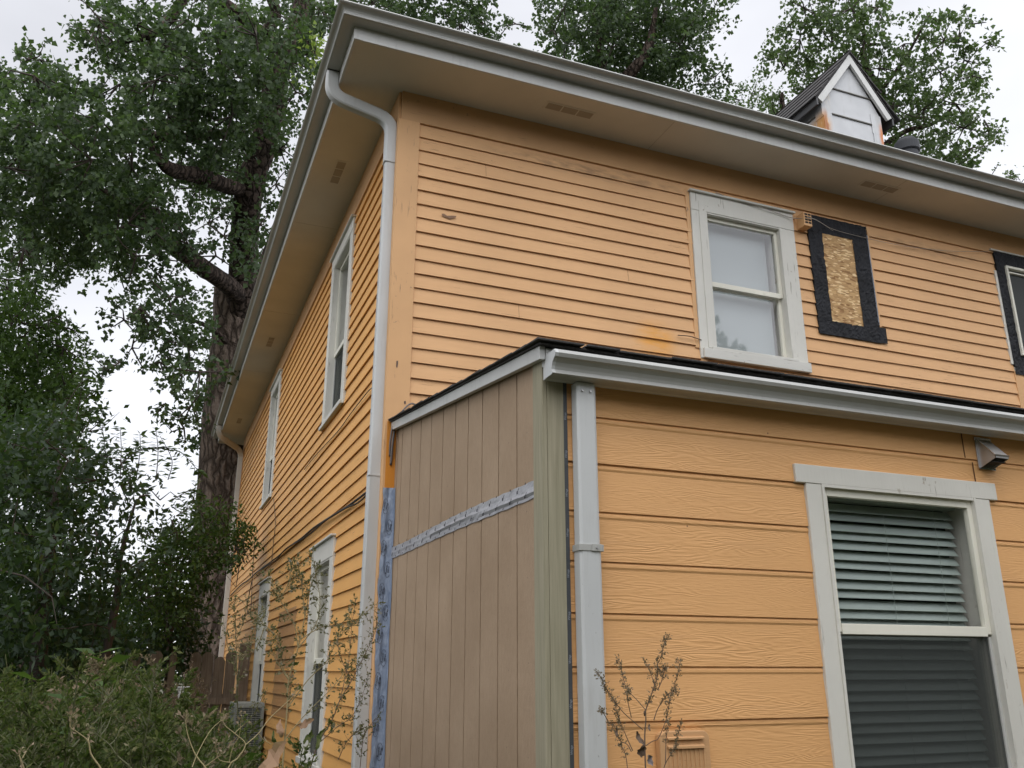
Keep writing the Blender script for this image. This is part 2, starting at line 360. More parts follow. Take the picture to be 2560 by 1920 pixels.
def bark(name, a, b, sc=1.):
    k = M_(name); d = k.noise(k.pos((1, 1, 1)), 2.5*sc, 3)
    mp_ = k.n('ShaderNodeVectorMath'); mp_.operation = 'SCALE'; k.l(k.pos((4.2*sc, 4.2*sc, .95*sc)), mp_.inputs[0]); mp_.inputs['Scale'].default_value = 1
    wv = k.noise(k.pos((1, 1, .7)), 4*sc, 3); sp = k.n('ShaderNodeVectorMath'); sp.operation = 'ADD'
    cx = k.n('ShaderNodeCombineXYZ'); k.l(k.math('MULTIPLY', wv, 1.4), cx.inputs[0]); k.l(k.math('MULTIPLY', d, 1.2), cx.inputs[1])
    k.l(mp_.outputs[0], sp.inputs[0]); k.l(cx.outputs[0], sp.inputs[1])
    v = k.n('ShaderNodeTexVoronoi'); v.feature = 'DISTANCE_TO_EDGE'; v.inputs['Scale'].default_value = 1.55; k.l(sp.outputs[0], v.inputs[0])
    f = k.noise(k.pos((18, 18, 5)), 3*sc, 6, .65); r = k.mr(v.outputs['Distance'], .0, .24)
    c = k.mix(r, tuple(x*.42 for x in a), k.mix(k.mr(f, .3, .7), a, b)); h = k.math('ADD', k.math('MULTIPLY', r, 1.5), k.math('MULTIPLY', f, .5))
    k.bump(h, .8, .04); return k.set(c, .9, spec=.15)
M['bark'] = bark('furrowed bark', (.12, .088, .068), (.27, .21, .17))
M['bark_dark'] = bark('dark upper bark', (.060, .045, .036), (.135, .10, .08), 1.3)
M['bark_thin'] = simple('thin branch bark', (.045, .034, .026), .9, bump=.5, bs=60, var=.3)
def leaf_mat(name, cols, trans=.35, rough=.5, spec=.3):
    k = M_(name); rmp = k.n('ShaderNodeValToRGB'); k.l(k.tc.outputs['Random Per Island'], rmp.inputs[0])
    e = rmp.color_ramp.elements; e[0].position = 0; e[0].color = (*cols[0], 1); e[1].position = 1; e[1].color = (*cols[-1], 1)
    for i, c in enumerate(cols[1:-1]): q = e.new((i+1)/(len(cols)-1)); q.color = (*c, 1)
    cl_ = k.mix(k.mr(k.noise(k.pos(), .55, 3), .35, .65, 0, .45), rmp.outputs[0], tuple(x*.62 for x in cols[0]))
    k.l(cl_, k.b.inputs['Base Color']); k.b.inputs['Roughness'].default_value = rough; k.b.inputs['Specular IOR Level'].default_value = spec
    tr = k.n('ShaderNodeBsdfTranslucent'); tcol = k.mix(.5, cl_, (.12, .22, .02), 'ADD'); k.l(tcol, tr.inputs[0])
    mx = k.n('ShaderNodeMixShader'); mx.inputs[0].default_value = trans; k.l(k.b.outputs[0], mx.inputs[1]); k.l(tr.outputs[0], mx.inputs[2]); k.l(mx.outputs[0], k.out.inputs[0])
    return k.m
M['leaf_cotton'] = leaf_mat('cottonwood leaves', [(.030, .050, .024), (.044, .072, .032), (.062, .098, .040), (.105, .145, .066)], .33)
M['leaf_far'] = leaf_mat('cottonwood leaves in the open', [(.040, .066, .026), (.060, .094, .034), (.082, .125, .044), (.14, .18, .085)])
M['leaf_bright'] = leaf_mat('fresh green leaves', [(.030, .062, .014), (.052, .096, .020), (.085, .145, .030)])
M['leaf_yellow'] = leaf_mat('yellow green leaves', [(.16, .24, .03), (.24, .32, .05), (.34, .40, .09)])
M['leaf_dark'] = leaf_mat('dark shrub leaves', [(.014, .030, .014), (.022, .044, .018), (.034, .062, .022)], .25)
M['leaf_elm'] = leaf_mat('elm leaves', [(.026, .052, .012), (.042, .080, .016), (.085, .13, .028)], .32)
M['weed'] = leaf_mat('weed foliage', [(.034, .050, .015), (.056, .078, .021), (.090, .110, .032), (.15, .155, .060)], .3, .7, .15)
M['weed_dry'] = leaf_mat('dried seed heads', [(.16, .115, .075), (.25, .19, .13), (.36, .29, .21)], .3, .85, .1)
M['bud'] = leaf_mat('lettuce buds', [(.075, .085, .035), (.14, .13, .06), (.26, .23, .15)], .3, .8, .1)
M['fluff'] = leaf_mat('seed fluff', [(.34, .31, .26), (.48, .45, .40)], .4, .9, .05)
M['stem_yellow'] = simple('dry yellow stem', (.27, .22, .105), .6, bump=.3, bs=80, var=.25)
M['stem_green'] = simple('green stem', (.085, .09, .035), .6, bump=.3, bs=80, var=.25)
M['stem_brown'] = simple('dead brown stem', (.105, .07, .045), .8, bump=.3, bs=80, var=.3)
M['dead_leaf'] = leaf_mat('dead curled leaf', [(.36, .22, .14), (.44, .28, .18)], .3, .7, .2)
k = M_('trodden earth and grass'); g1 = k.noise(k.pos(), 1.5, 6); M['ground'] = k.set(k.mix(k.mr(g1, .35, .65), (.045, .055, .02), (.10, .085, .055)), .95)
k.bump(k.noise(k.pos(), 9, 5), .6, .05)
def chim_mat():
    k = M_('white tin chimney cladding'); st = k.noise(k.pos((7, 7, .8)), 3, 5, .6); b = k.noise(k.pos(), 2.3, 5)
    c = k.mix(k.mr(b, .3, .7), (.40, .41, .415), (.53, .535, .54)); c = k.mix(k.mr(st, .55, .78, 0, .5), c, (.33, .32, .29))
    n2 = k.noise(k.pos((3, 3, .9)), 5, 5, .6)
    def rust(p, r, cc, am, thr=.40):
        nonlocal c
        m = k.math('MULTIPLY', k.near(p, r), k.mr(n2, thr, thr+.14)); c = k.mix(k.math('MULTIPLY', m, am), c, cc)
    rust((5.60, 1.5, 7.95), (.15, .4, .24), (.52, .26, .07), 1., .30); rust((5.64, 1.5, 7.92), (.07, .3, .30), (.30, .10, .02), 1., .42)
    rust((6.50, 1.5, 7.95), (.06, .3, .28), (.50, .16, .03), 1., .34); rust((5.67, 1.5, 8.35), (.10, .3, .28), (.62, .55, .42), .8, .40)
    return k.set(c, .45, spec=.4)
M['chimney'] = chim_mat()

# ------------------------------------------------------------------ setting
g = MB(); g.quad((-400, -400, 0), (400, -400, 0), (400, 700, 0), (-400, 700, 0)); tag(g.build('ground', M['ground']), kind='structure')

# ================================================================== HOUSE
E_, SOF = .1138, 5.8332
house = empty('house', (0, 0, 0))
tag(house, 'two storey orange clapboard house with white gutters and a low rear extension', 'house')

def lap_wall(fr, u0, u1, z0, z1, zref, exp, holes, t_bot=.0165, t_top=.001, seg=.8, wav=.0026, under=.018):
    """fr(u, out, z) -> point; courses of lapped boards clipped round rectangular holes"""
    mb = MB(); k0 = math.floor((z0-zref)/exp)-1; k1 = math.ceil((z1-zref)/exp)+1
    for kk in range(k0, k1):
        cz0 = zref+kk*exp; cz1 = cz0+exp
        a, b = max(cz0, z0), min(cz1, z1)
        if b-a < 1e-4: continue
        zb = sorted({a, b, *[h[2] for h in holes if a < h[2] < b], *[h[3] for h in holes if a < h[3] < b]})
        off = random.uniform(-.0015, .0025); ph = random.uniform(0, 6)
        for za, zc in zip(zb[:-1], zb[1:]):
            iv = [(u0, u1)]
            for h in holes:
                if h[2] < (za+zc)/2 < h[3]:
                    nv = []
                    for p, q in iv:
                        if h[1] <= p or h[0] >= q: nv.append((p, q)); continue
                        if p < h[0]: nv.append((p, h[0]))
                        if q > h[1]: nv.append((h[1], q))
                    iv = nv
            for p, q in iv:
                ns = max(1, int((q-p)/seg)*2); us = np.linspace(p, q, ns+1)
                wz = lambda u: wav*math.sin(u*1.3+ph)+wav*.6*math.sin(u*3.7+2*ph)
                o = lambda z: t_top+(t_bot+off-t_top)*(cz1-z)/exp
                for s_, e_ in zip(us[:-1], us[1:]):
                    wa = wz(s_) if za == cz0 else 0; wb = wz(e_) if za == cz0 else 0
                    wc = wz(s_) if False else 0
                    mb.quad(fr(s_, o(za), za+wa), fr(e_, o(za), za+wb), fr(e_, o(zc), zc+.004), fr(s_, o(zc), zc+.004))
                    if za == cz0:
                        mb.quad(fr(s_, o(za)-under-.004, za+wa+.004), fr(e_, o(za)-under-.004, za+wb+.004), fr(e_, o(za), za+wb), fr(s_, o(za), za+wa))
    return mb
Yf = lambda y0: (lambda u, o, z: (u, y0-o, z))
Xf = lambda x0: (lambda u, o, z: (x0-o, u, z))
ZK = 5.5815
# back wall (plane Y=0) and its window openings
back_holes = [(2.60, 3.56, 4.05, 5.48), (6.20, 7.25, 4.45, 5.45)]
bwall = lap_wall(Yf(0), .140, 13., 2.3, ZK, ZK-E_*60, E_, back_holes)
lap_wall(lambda u, o, z: (13.+o, u, z), .0, 11.56, .25, ZK, ZK-E_*60, E_, []).build('end_wall', M['clap_side'], house)
lap_wall(lambda u, o, z: (u, 11.56+o, z), .0, 13., .25, ZK, ZK-E_*60, E_, []).build('front_wall', M['clap'], house)
# side wall (plane X=0)
side_holes = [(1.60, 2.47, 3.82, 5.47), (6.34, 7.26, 3.82, 5.50), (1.62, 2.48, .92, 2.58), (5.66, 6.52, .92, 2.60)]
lap_wall(Xf(0), .12, 11.56, 0.25, ZK, ZK-E_*60, E_, side_holes).build('side_wall', M['clap_side'], house)
fd = MB(); fd.box(.02, 12.9, .03, 11.5, 0, .26); fd.build('foundation', simple('concrete foundation', (.32, .31, .29), .9, bump=.4), house)
fz = MB(); fz.box(.0, 13., -.020, 0.0, ZK+.002, SOF); fz.build('frieze_board', M['orange_frieze'], house, .002)
fz = MB(); fz.box(-.020, -.0, .0, 11.56, ZK+.002, SOF-.001); fz.build('frieze_board', M['orange_frieze'], house, .002)
cb = MB(); cb.box(-.022, .145, -.024, -.0, .3, ZK+.002); cb.box(-.022, 0.0, .0, .12, .3, ZK+.002); cbo = cb.build('corner_board', M['orange_trim'], house, .003)
ow = MB(); ow.box(-.004, .10, -.027, -.0245, 1.0, 3.20); ow.build('corner_board_paint', M['orange_raw'], cbo)
for zz, hh, xx in ((3.62, .030, .045), (3.345, .016, .11)):
    ch = MB(); pts = [(xx+.009*math.cos(t)*random.uniform(.6, 1.2), -.0265, zz+hh*math.sin(t)*random.uniform(.6, 1.2)) for t in np.linspace(0, 6.28, 9)[:-1]]
    ch.poly(pts[::-1]); ch.build('bare_wood_chip', simple('bare grey wood', (.13, .09, .07), .9), cbo)
cb = MB(); cb.box(-.022, 0, 11.44, 11.58, .3, ZK+.002); cb.build('corner_board', M['orange_trim'], house, .003)
# pale chipped spot on the clapboards
ch = MB(); P0 = [(.335, 4.842), (.355, 4.848), (.38, 4.835), (.42, 4.845), (.455, 4.848), (.445, 4.832), (.42, 4.822), (.405, 4.812), (.375, 4.82), (.345, 4.826)]
ch.poly([(x, -.0205+(z-4.80)*.0, z) for x, z in P0]); ch.build('bare_wood_chip', simple('bare brown wood', (.22, .13, .08), .9), house)
# eaves: soffit, fascia, gutter with mitred corner
OV = .4613
bj_later = True
so = MB(); so.box(-OV, 13.4, -OV, 0.02, SOF, SOF+.012); so.box(-OV, .02, .02, 11.56+OV, SOF, SOF+.012); 
sl = MB(); 0 and sl.prism([(0, 0, 0), (.004, 0, 0), (.004, .004, -.0035), (0, .004, -.0035)], (-OV+.02, -OV+.02, SOF), (OV-.03, OV-.03, 0)); pass
fa = MB(); fa.box(-OV, 13.4, -OV-.012, -OV+.006, SOF-.006, 5.99); fa.box(-OV-.012, -OV+.006, -OV-.012, 11.56+OV, SOF-.006, 5.99); fa.box(-OV-.012, 13.4, 11.56+OV, 11.56+OV+.015, SOF-.006, 5.99)
fa.build('fascia', M['fascia'], house, .002)
fs = MB(); fs.box(-OV-.0145, -OV+.045, -OV-.0145, -OV-.0115, SOF-.004, 5.94); fs.build('fascia_corner_cap', M['fascia'], house)
prof = [(.000, 5.932), (.086, 5.932), (.098, 5.936), (.092, 5.950), (.089, 5.954), (.092, 5.966), (.100, 5.980), (.113, 5.989), (.128, 5.993), (.137, 5.998), (.142, 6.003), (.130, 6.020), (.127, 6.020), (.127, 6.010)]
def gutter_run(prof, p0, p1, mit0, mit1, base):
    """extrudes the profile between two ends; base(r, t)-> point; mit: extra run per unit outreach"""
    mb = MB()
    for (r0, z0_), (r1, z1_) in zip(prof[:-1], prof[1:]):
        mb.quad(base(r0, p0-mit0*r0, z0_), base(r1, p0-mit0*r1, z1_), base(r1, p1+mit1*r1, z1_), base(r0, p1+mit1*r0, z0_))
    return mb
gx = gutter_run(prof, -OV-.012, 13.4, 1, 0, lambda r, t, z: (t, -OV-.012-r, z)); go = gx.build('gutter', M['gutter'], house)
gy = gutter_run(prof, -OV-.012, 11.56+OV, 1, 1, lambda r, t, z: (-OV-.012-r, t, z)); g2 = gy.build('gutter', M['gutter'], house)
gz_ = gutter_run(prof, -OV-.012, 13.4, 1, 0, lambda r, t, z: (t, 11.56+OV+.012+r, z)); g3 = gz_.build('gutter', M['gutter'], house)
for o in (go, g2, g3):
    m = o.modifiers.new('sheet', 'SOLIDIFY'); m.thickness = .0015; m.offset = 0
# drip edge seen as a thin bright line above the gutter
de = MB(); de.box(-OV-.05, 13.4, -OV-.06, -OV-.0, 6.022, 6.026); de.box(-OV-.06, -OV, -OV-.06, 11.56+OV, 6.0225, 6.0265); de.build('drip_edge', M['fascia'], house)
# hip roof
rf = MB(); x0, x1, y0, y1 = -.56, 13.6, -.56, 12.12; h = (y1-y0)/2; zr = 6.035+h*.42; zb = 6.035
A, B_, C_, D_ = (x0, y0, zb), (x1, y0, zb), (x1, y1, zb), (x0, y1, zb); P1, P2 = (x0+h, y0+h, zr), (x1-h+.01, y0+h, zr)
rf.poly([A, B_, P2, P1]); rf.poly([B_, C_, P2]); rf.poly([C_, D_, P1, P2]); rf.poly([D_, A, P1]); rf.poly([D_, C_, B_, A]); rf.build('roof', M['shingle'], house)
# soffit vents
for (cx_, cy_, ww, hh) in [(1.295, -.268, .43, .10), (4.44, -.272, .42, .105), (-.232, 1.33, .10, .41), (-.242, 5.94, .10, .40), (-.242, 10.2, .10, .39)]:
    v = MB(); v.box(cx_-ww/2, cx_+ww/2, cy_-hh/2, cy_+hh/2, SOF-.004, SOF-.0005); vo = v.build('soffit_vent', M['soffit'], house)
    gr = MB(); n_ = 3
    for i in range(n_):
        if ww > hh: a = cx_-ww/2+.012+i*(ww-.024)/n_; gr.box(a+.006, a+(ww-.024)/n_-.006, cy_-hh/2+.014, cy_+hh/2-.014, SOF-.0062, SOF-.0042)
        else: a = cy_-hh/2+.012+i*(hh-.024)/n_; gr.box(cx_-ww/2+.014, cx_+ww/2-.014, a+.008, a+(hh-.024)/n_-.008, SOF-.0062, SOF-.0042)
    gr.build('vent_grille', M['vent_mesh'], vo)

# ---- windows
def window(plane, u0, u1, zb, zt, ou0, ou1, ozb, ozt, zmeet, name='window', head_over=0., sill=True, lower_screen=False,
           upper='shade', lower='shade', cap=True, p0=0., thick=.028, depth=.055):
    """u along the wall; casing outer u0..u1, zb..zt; opening ou0..ou1, ozb..ozt; zmeet = top of the meeting rail"""
    if plane == 'Y':
        def BX(mb, a, b, oi, oo, c, d): mb.box(a, b, p0-oo, p0-oi, c, d)       # oo: outward
    else:
        def BX(mb, a, b, oi, oo, c, d): mb.box(p0-oo, p0-oi, a, b, c, d)
    def PANE(mb, a, b, o, c, d):
        if plane == 'Y': mb.quad((a, p0-o, c), (b, p0-o, c), (b, p0-o, d), (a, p0-o, d))
        else: mb.quad((p0-o, b, c), (p0-o, a, c), (p0-o, a, d), (p0-o, b, d))
    cs = MB()
    BX(cs, u0, ou0, -.03, thick, zb, ozt); BX(cs, ou1, u1, -.03, thick, zb, ozt); BX(cs, u0-head_over, u1+head_over, -.03, thick+.003, ozt, zt)
    win = cs.build(name, M['white_trim'], house, .0035)
    jb = MB(); BX(jb, ou0-.001, ou0+.012, -depth-.15, -.031+.06, ozb, ozt); BX(jb, ou1-.012, ou1+.001, -depth-.15, -.031+.06, ozb, ozt); BX(jb, ou0+.012, ou1-.012, -depth-.15, -.03+.055, ozt-.012, ozt+.001)
    jb.build('jamb', M['white_trim'], win)
    if cap: c_ = MB(); BX(c_, u0-head_over-.015, u1+head_over+.015, -.0, thick+.028, zt+.001, zt+.018); c_.build('drip_cap', M['white_trim_h'], win, .002)
    if sill:
        c_ = MB(); BX(c_, u0+.02, u1+.01, -.05, thick+.022, zb-.0, ozb-.02); BX(c_, u0+.11, u1-.10, -.06, thick+.012, ozb-.019, ozb+.004); c_.build('sill', M['white_trim_h'], win, .004)
    a, b = ou0+.012, ou1-.012
    # upper sash sits outwards of the lower one
    s1 = MB(); f = .030; d0 = -depth; d1 = -depth+.028
    BX(s1, a, a+f, d0, d1, zmeet-.035, ozt-.012); BX(s1, b-f, b, d0, d1, zmeet-.035, ozt-.012); BX(s1, a+f, b-f, d0, d1, ozt-.012-f-.006, ozt-.012); BX(s1, a+f, b-f, d0, d1+.004, zmeet-.045, zmeet)
    s1.build('upper_sash', M['vinyl'], win, .002)
    s2 = MB(); e0 = d0-.032; e1 = d0-.001
    BX(s2, a, a+f, e0, e1, ozb, zmeet-.01); BX(s2, b-f, b, e0, e1, ozb, zmeet-.01); BX(s2, a+f, b-f, e0, e1, ozb, ozb+.038); BX(s2, a+f, b-f, e0, e1, zmeet-.05, zmeet-.01)
    s2.build('lower_sash', M['vinyl'], win, .002)
    gl = MB(); PANE(gl, a+f, b-f, d0+.012, zmeet, ozt-.018-f); gl.build('pane', M['glass'], win)
    gl = MB(); PANE(gl, a+f, b-f, e0+.014, ozb+.038, zmeet-.05); gl.build('pane', M['glass_screened'] if lower_screen == 2 else M['glass'], win)
    if lower_screen:
        sc = MB(); PANE(sc, a+.004, b-.004, d0+.013, ozb+.01, zmeet-.045)
        km = M_('fine insect screen'); km.t.nodes.remove(km.b); t = km.n('ShaderNodeBsdfTransparent'); dff = km.n('ShaderNodeBsdfDiffuse'); dff.inputs[0].default_value = (.05, .055, .052, 1)
        mx = km.n('ShaderNodeMixShader'); mx.inputs[0].default_value = .70; km.l(t.outputs[0], mx.inputs[1]); km.l(dff.outputs[0], mx.inputs[2]); km.l(mx.outputs[0], km.out.inputs[0])
        sc.build('insect_screen', km.m, win)
        fr_ = MB(); BX(fr_, a, a+.016, d0+.002, d0+.02, ozb, zmeet-.045); BX(fr_, b-.016, b, d0+.002, d0+.02, ozb, zmeet-.045); BX(fr_, a+.016, b-.016, d0+.002, d0+.02, ozb, ozb+.016); fr_.build('screen_frame', M['fascia'], win)
    # the room behind
    rm = MB(); BX(rm, ou0-.25, ou1+.25, -1.6, -1.58, ozb-.3, ozt+.2); BX(rm, ou0-.27, ou0-.25, -1.6, e0-.02 if False else -.12, ozb-.3, ozt+.2); BX(rm, ou1+.25, ou1+.27, -1.6, -.12, ozb-.3, ozt+.2)
    BX(rm, ou0-.27, ou1+.27, -1.6, -.12, ozt+.2, ozt+.22); BX(rm, ou0-.27, ou1+.27, -1.6, -.12, ozb-.32, ozb-.3); rm.build('room', M['room'], win)
    sh = e0-.05
    if upper == 'shade': q = MB(); BX(q, a-.01, b-.05, sh-.003, sh, ozb, ozt); q.build('roller_shade', M['shade'], win)
    if upper == 'curtain':
        q = MB(); us = np.linspace(a-.02, b+.02, 60)
        for i in range(59):
            w0, w1 = [.022*math.sin(us[j]*58)+.008*math.sin(us[j]*131) for j in (i, i+1)]
            if plane == 'Y': q.quad((us[i], p0-sh+w0, ozb-.05), (us[i+1], p0-sh+w1, ozb-.05), (us[i+1], p0-sh+w1, ozt), (us[i], p0-sh+w0, ozt))
            else: q.quad((p0-sh+w0, us[i], ozb-.05), (p0-sh+w1, us[i+1], ozb-.05), (p0-sh+w1, us[i+1], ozt), (p0-sh+w0, us[i], ozt))
        q.build('curtain', M['curtain'], win)
    if upper == 'blind':
        q = MB(); zz = ozt-.03
        i = 0
        while zz > ozb+.01:
            zz -= .0445; tl = .50+.05*math.sin(i*1.7); w_ = .026; jj = .003*math.sin(i*2.3); dy, dz = w_*math.cos(math.pi/2*.62), w_*math.sin(math.pi/2*.62)
            sg = .006 if i == 6 else 0.
            x0_, x1_ = a-.0, b-.030
            yy = p0-sh
            q.quad((x0_, yy-dy, zz-dz+jj), (x1_, yy-dy, zz-dz+jj-sg), (x1_, yy+dy, zz+dz+jj-sg), (x0_, yy+dy, zz+dz+jj)); i += 1
        bo = q.build('blind', M['blind_green'], win); bo.modifiers.new('t', 'SOLIDIFY').thickness = .0025
        st_ = MB()
        for uu in (a+.09, (a+b)/2-.03, b-.17): BX(st_, uu, uu+.0016, sh+.026, sh+.0275, ozb, ozt-.02)
        st_.build('blind_cord', M['blind_green'], win)
        hd = MB(); BX(hd, a, b-.02, sh-.03, sh+.028, ozt-.045, ozt); hd.build('headrail', M['blind_green'], win)
    return win
W = window('Y', 2.54, 3.615, 3.995, 5.505, 2.685, 3.465, 4.10, 5.338, 4.712, upper='shade', thick=.028, depth=.045)
# second layer of casing round the upper back window
c_ = MB(); c_.box(2.615, 2.684, -.034, -.0285, 4.09, 5.43); c_.build('inner_casing', M['white_trim'], W, .001)
W['label'] = 'upper back window with white weathered casing and drawn shade'
W = window('X', 1.525, 2.55, 3.765, 5.53, 1.64, 2.42, 3.82, 5.42, 4.50, upper='shade', lower_screen=True); W['label'] = 'upper side window nearest the corner'
W = window('X', 6.27, 7.34, 3.79, 5.56, 6.40, 7.20, 3.85, 5.45, 4.50, upper='shade', lower_screen=True); W['label'] = 'upper side window farther along the wall'
W = window('X', 1.54, 2.56, .86, 2.64, 1.66, 2.44, .93, 2.48, 1.70, upper='curtain', lower_screen=True); W['label'] = 'ground floor side window behind the tall weeds'
W = window('X', 5.57, 6.60, .86, 2.67, 5.69, 6.48, .93, 2.50, 1.72, upper='shade', lower_screen=True); W['label'] = 'ground floor side window beside the fence'
# orange stool casing at the upper side windows' sill ends
lap_wall(Xf(-.002), 3.36, 4.62, 1.16, 2.20, ZK-E_*60, E_, []).build('replacement_board', clapboard_mat('faded replacement clapboard', (.40, .215, .085), False, 'y'), house)
# ---- boarded opening
op = MB()
def wav_poly(pts, y, amp=.006, n=14):
    out = []
    for (a, b) in zip(pts, pts[1:]+pts[:1]):
        for i in range(n):
            t = i/n; x = a[0]+(b[0]-a[0])*t; z = a[1]+(b[1]-a[1])*t
            if i: x += random.uniform(-amp, amp); z += random.uniform(-amp, amp)
            out.append((x, y, z))
    return out
def ring(mb, outer, inner, y, th):
    n = len(outer)
    for i in range(n):
        j = (i+1) % n
        a, b, c, d = outer[i], outer[j], inner[j], inner[i]
        mb.quad((a[0], y, a[1]), (b[0], y, b[1]), (c[0], y, c[1]), (d[0], y, d[1]))
        mb.quad((a[0], y+th, a[1]), (b[0], y+th, b[1]), (b[0], y, b[1]), (a[0], y, a[1]))
def crinkle_ring(mb, o0, o1, i0, i1, y, th=.022):     # four strips of crinkled membrane round an opening
    ox0, oz0 = o0; ox1, oz1 = o1; ix0, iz0 = i0; ix1, iz1 = i1
    def grid(x0, x1, z0, z1):
        nx = max(2, int((x1-x0)/.02)); nz2 = max(2, int((z1-z0)/.02)); xs = np.linspace(x0, x1, nx+1); zs = np.linspace(z0, z1, nz2+1)
        H = rng.normal(0, .0022, (nx+1, nz2+1)); ex = rng.normal(0, .0010, (nx+1, nz2+1, 2))
        pt = lambda i, j: (xs[i]+ex[i, j, 0], y+min(.004, H[i, j])-abs(.004*math.sin(xs[i]*37+zs[j]*9)), zs[j]+ex[i, j, 1])
        for i in range(nx):
            for j in range(nz2): mb.quad(pt(i, j), pt(i+1, j), pt(i+1, j+1), pt(i, j+1))
    grid(ox0, ix0, iz0, iz1); grid(ix1, ox1, iz0, iz1); grid(ox0, ox1, oz0, iz0); grid(ox0, ox1, iz1, oz1)
t = MB(); crinkle_ring(t, (3.775, 4.385), (4.462, 5.548), (3.930, 4.520), (4.278, 5.380), -.024)
t.box(4.45, 4.535, -.026, -.0235, 4.39, 4.54); t.box(3.78, 4.46, -.0195, -.004, 4.39, 5.545)
bo = t.build('boarded_opening', M['membrane'], house, smooth=False)
ob = MB(); ob.box(3.92, 4.29, -.0185-.004, -.0197, 4.51, 5.39); ob.build('strand_board', M['osb'], bo)
bx = MB(); bx.box(4.467, 4.485, -.03, -.002, 4.54, 5.54); bx.build('side_casing', M['orange_trim'], bo, .002)
bx = MB(); bx.box(4.456, 4.465, -.031, -.003, 4.56, 5.46); bx.build('torn_edge', simple('torn grey tape edge', (.22, .24, .28), .7, bump=.6), bo)
# ---- taped window at the right edge
t = MB(); crinkle_ring(t, (6.095, 4.30), (7.40, 5.60), (6.225, 4.50), (7.24, 5.45), -.026); t.box(6.10, 7.39, -.0205, -.004, 4.31, 4.50)
t.box(6.10, 6.22, -.0205, -.004, 4.5, 5.59); t.box(6.22, 7.39, -.0205, -.004, 5.46, 5.59)
tw = t.build('window', M['membrane'], house); tw['label'] = 'white framed window edged with black tape at the right'
f_ = MB(); f_.box(6.208, 6.232, -.05, .0, 4.50, 5.455); f_.box(6.232, 7.24, -.05, 0, 5.43, 5.455); f_.box(6.232, 7.24, -.05, 0, 4.50, 4.525)
f_.box(6.24, 6.252, -.036, -.004, 4.53, 5.40); f_.box(6.252, 7.24, -.036, -.004, 5.385, 5.40); f_.build('window_frame', M['vinyl'], tw, .002)
f_ = MB(); f_.box(6.233, 7.24, -.012, -.009, 4.526, 5.43); f_.build('insect_screen', M['screen'], tw)
f_ = MB(); f_.box(6.068, 6.098, -.022, -.002, 4.40, 5.39); f_.box(6.098, 6.16, -.022, -.002, 4.33, 4.372); f_.build('old_casing_edge', M['white_trim'], tw, .002)
f_ = MB(); f_.box(6.05, 7.45, -.04, -.0, 5.602, 5.618); f_.build('drip_cap', M['white_trim_h'], tw, .002)
f_ = MB(); f_.box(6.09, 6.21, -.019, -.0, 3.3, 4.33); f_.build('infill_board', M['orange_trim'], house, .002)
# filler strip of board under the upper window and beside its casing
f_ = MB(); f_.box(2.545, 2.60, -.0195, 0, 3.6, 4.078); f_.box(2.50, 2.538, -.0165, 0, 4.08, 5.53); f_.build('infill_board', M['orange_trim'], house, .002)
# ---- small vented box beside the window
b = MB(); b.box(3.665, 3.75, -.115, -.012, 5.365, 5.50); b.box(3.65, 3.765, -.014, -.001, 5.36, 5.51); bo = b.build('alarm_box', M['orange_trim'], house, .003); bo['label'] = 'small orange box with dark openings beside the upper window'
b = MB()
for i, z_ in enumerate((5.385, 5.412, 5.439, 5.466)):
    for s_ in range(2): x_ = 3.675+s_*.036; b.box(x_, x_+.030, -.1165, -.1152, z_+.003, z_+.021)
for i, z_ in enumerate((5.385, 5.412, 5.439, 5.466)):
    for s_ in range(2): y_ = -.108+s_*.045; b.box(3.7502, 3.7512, y_, y_+.036, z_+.003, z_+.021)
b.build('grille', M['dark'], bo)

# ---- main downspout
def rect_path(pts, w, d, wv, n_rib=0):       # rectangular section swept along pts (wv: width direction)
    mb = MB(); wv = np.array(wv, float); K = len(pts); P = [np.array(p, float) for p in pts]; rings_ = []
    for i in range(K):
        t = P[min(i+1, K-1)]-P[max(i-1, 0)]; t /= np.linalg.norm(t); a = wv - t*(wv@t); a /= np.linalg.norm(a); b = np.cross(t, a)
        c = .12; pr = []
        m_ = 7
        front = []
        for q in range(m_*2+1):               # ribbed broad face
            x = -.5+c + (1-2*c)*q/(2*m_); dpt = -.5 - (0 if q % 2 == 0 else -.035) ; front.append((x, dpt))
        pr = front + [(.5, -.5+c), (.5, .5-c), (.5-c, .5), (-.5+c, .5), (-.5, .5-c), (-.5, -.5+c)]
        rings_.append([P[i]+a*x*w+b*y*d for x, y in pr])
    n = len(rings_[0])
    for r_ in rings_: mb.v += [tuple(p) for p in r_]
    for i in range(K-1):
        for j in range(n): k = (j+1) % n; mb.f.append((i*n+j, i*n+k, (i+1)*n+k, (i+1)*n+j)); mb.m.append(0)
    mb.f.append(tuple(range(n))[::-1]); mb.f.append(tuple((K-1)*n+j for j in range(n))); mb.m += [0, 0]
    return mb
def arc(p0, p1, p2, n=7): p0, p1, p2 = map(np.array, (p0, p1, p2)); return [p0*(1-t)**2+p1*2*t*(1-t)+p2*t*t for t in np.linspace(0, 1, n)]
def corrug(pts, amp=.0):
    return pts
yo = .10
el = [(-.52, yo, 5.932), (-.52, yo, 5.87)] + arc((-.52, yo, 5.84), (-.52, yo, 5.73), (-.41, yo-.01, 5.70), 12)[0:] + arc((-.16, yo-.022, 5.635), (-.052, yo-.03, 5.60), (-.052, yo-.03, 5.49), 12) + [(-.052, yo-.03, 5.235)]
dso = rect_path(el, .075, .095, (0, 1, 0)).build('downspout', M['downspout'], house)
dso['label'] = 'white downspout with an S bend at the near corner of the house'
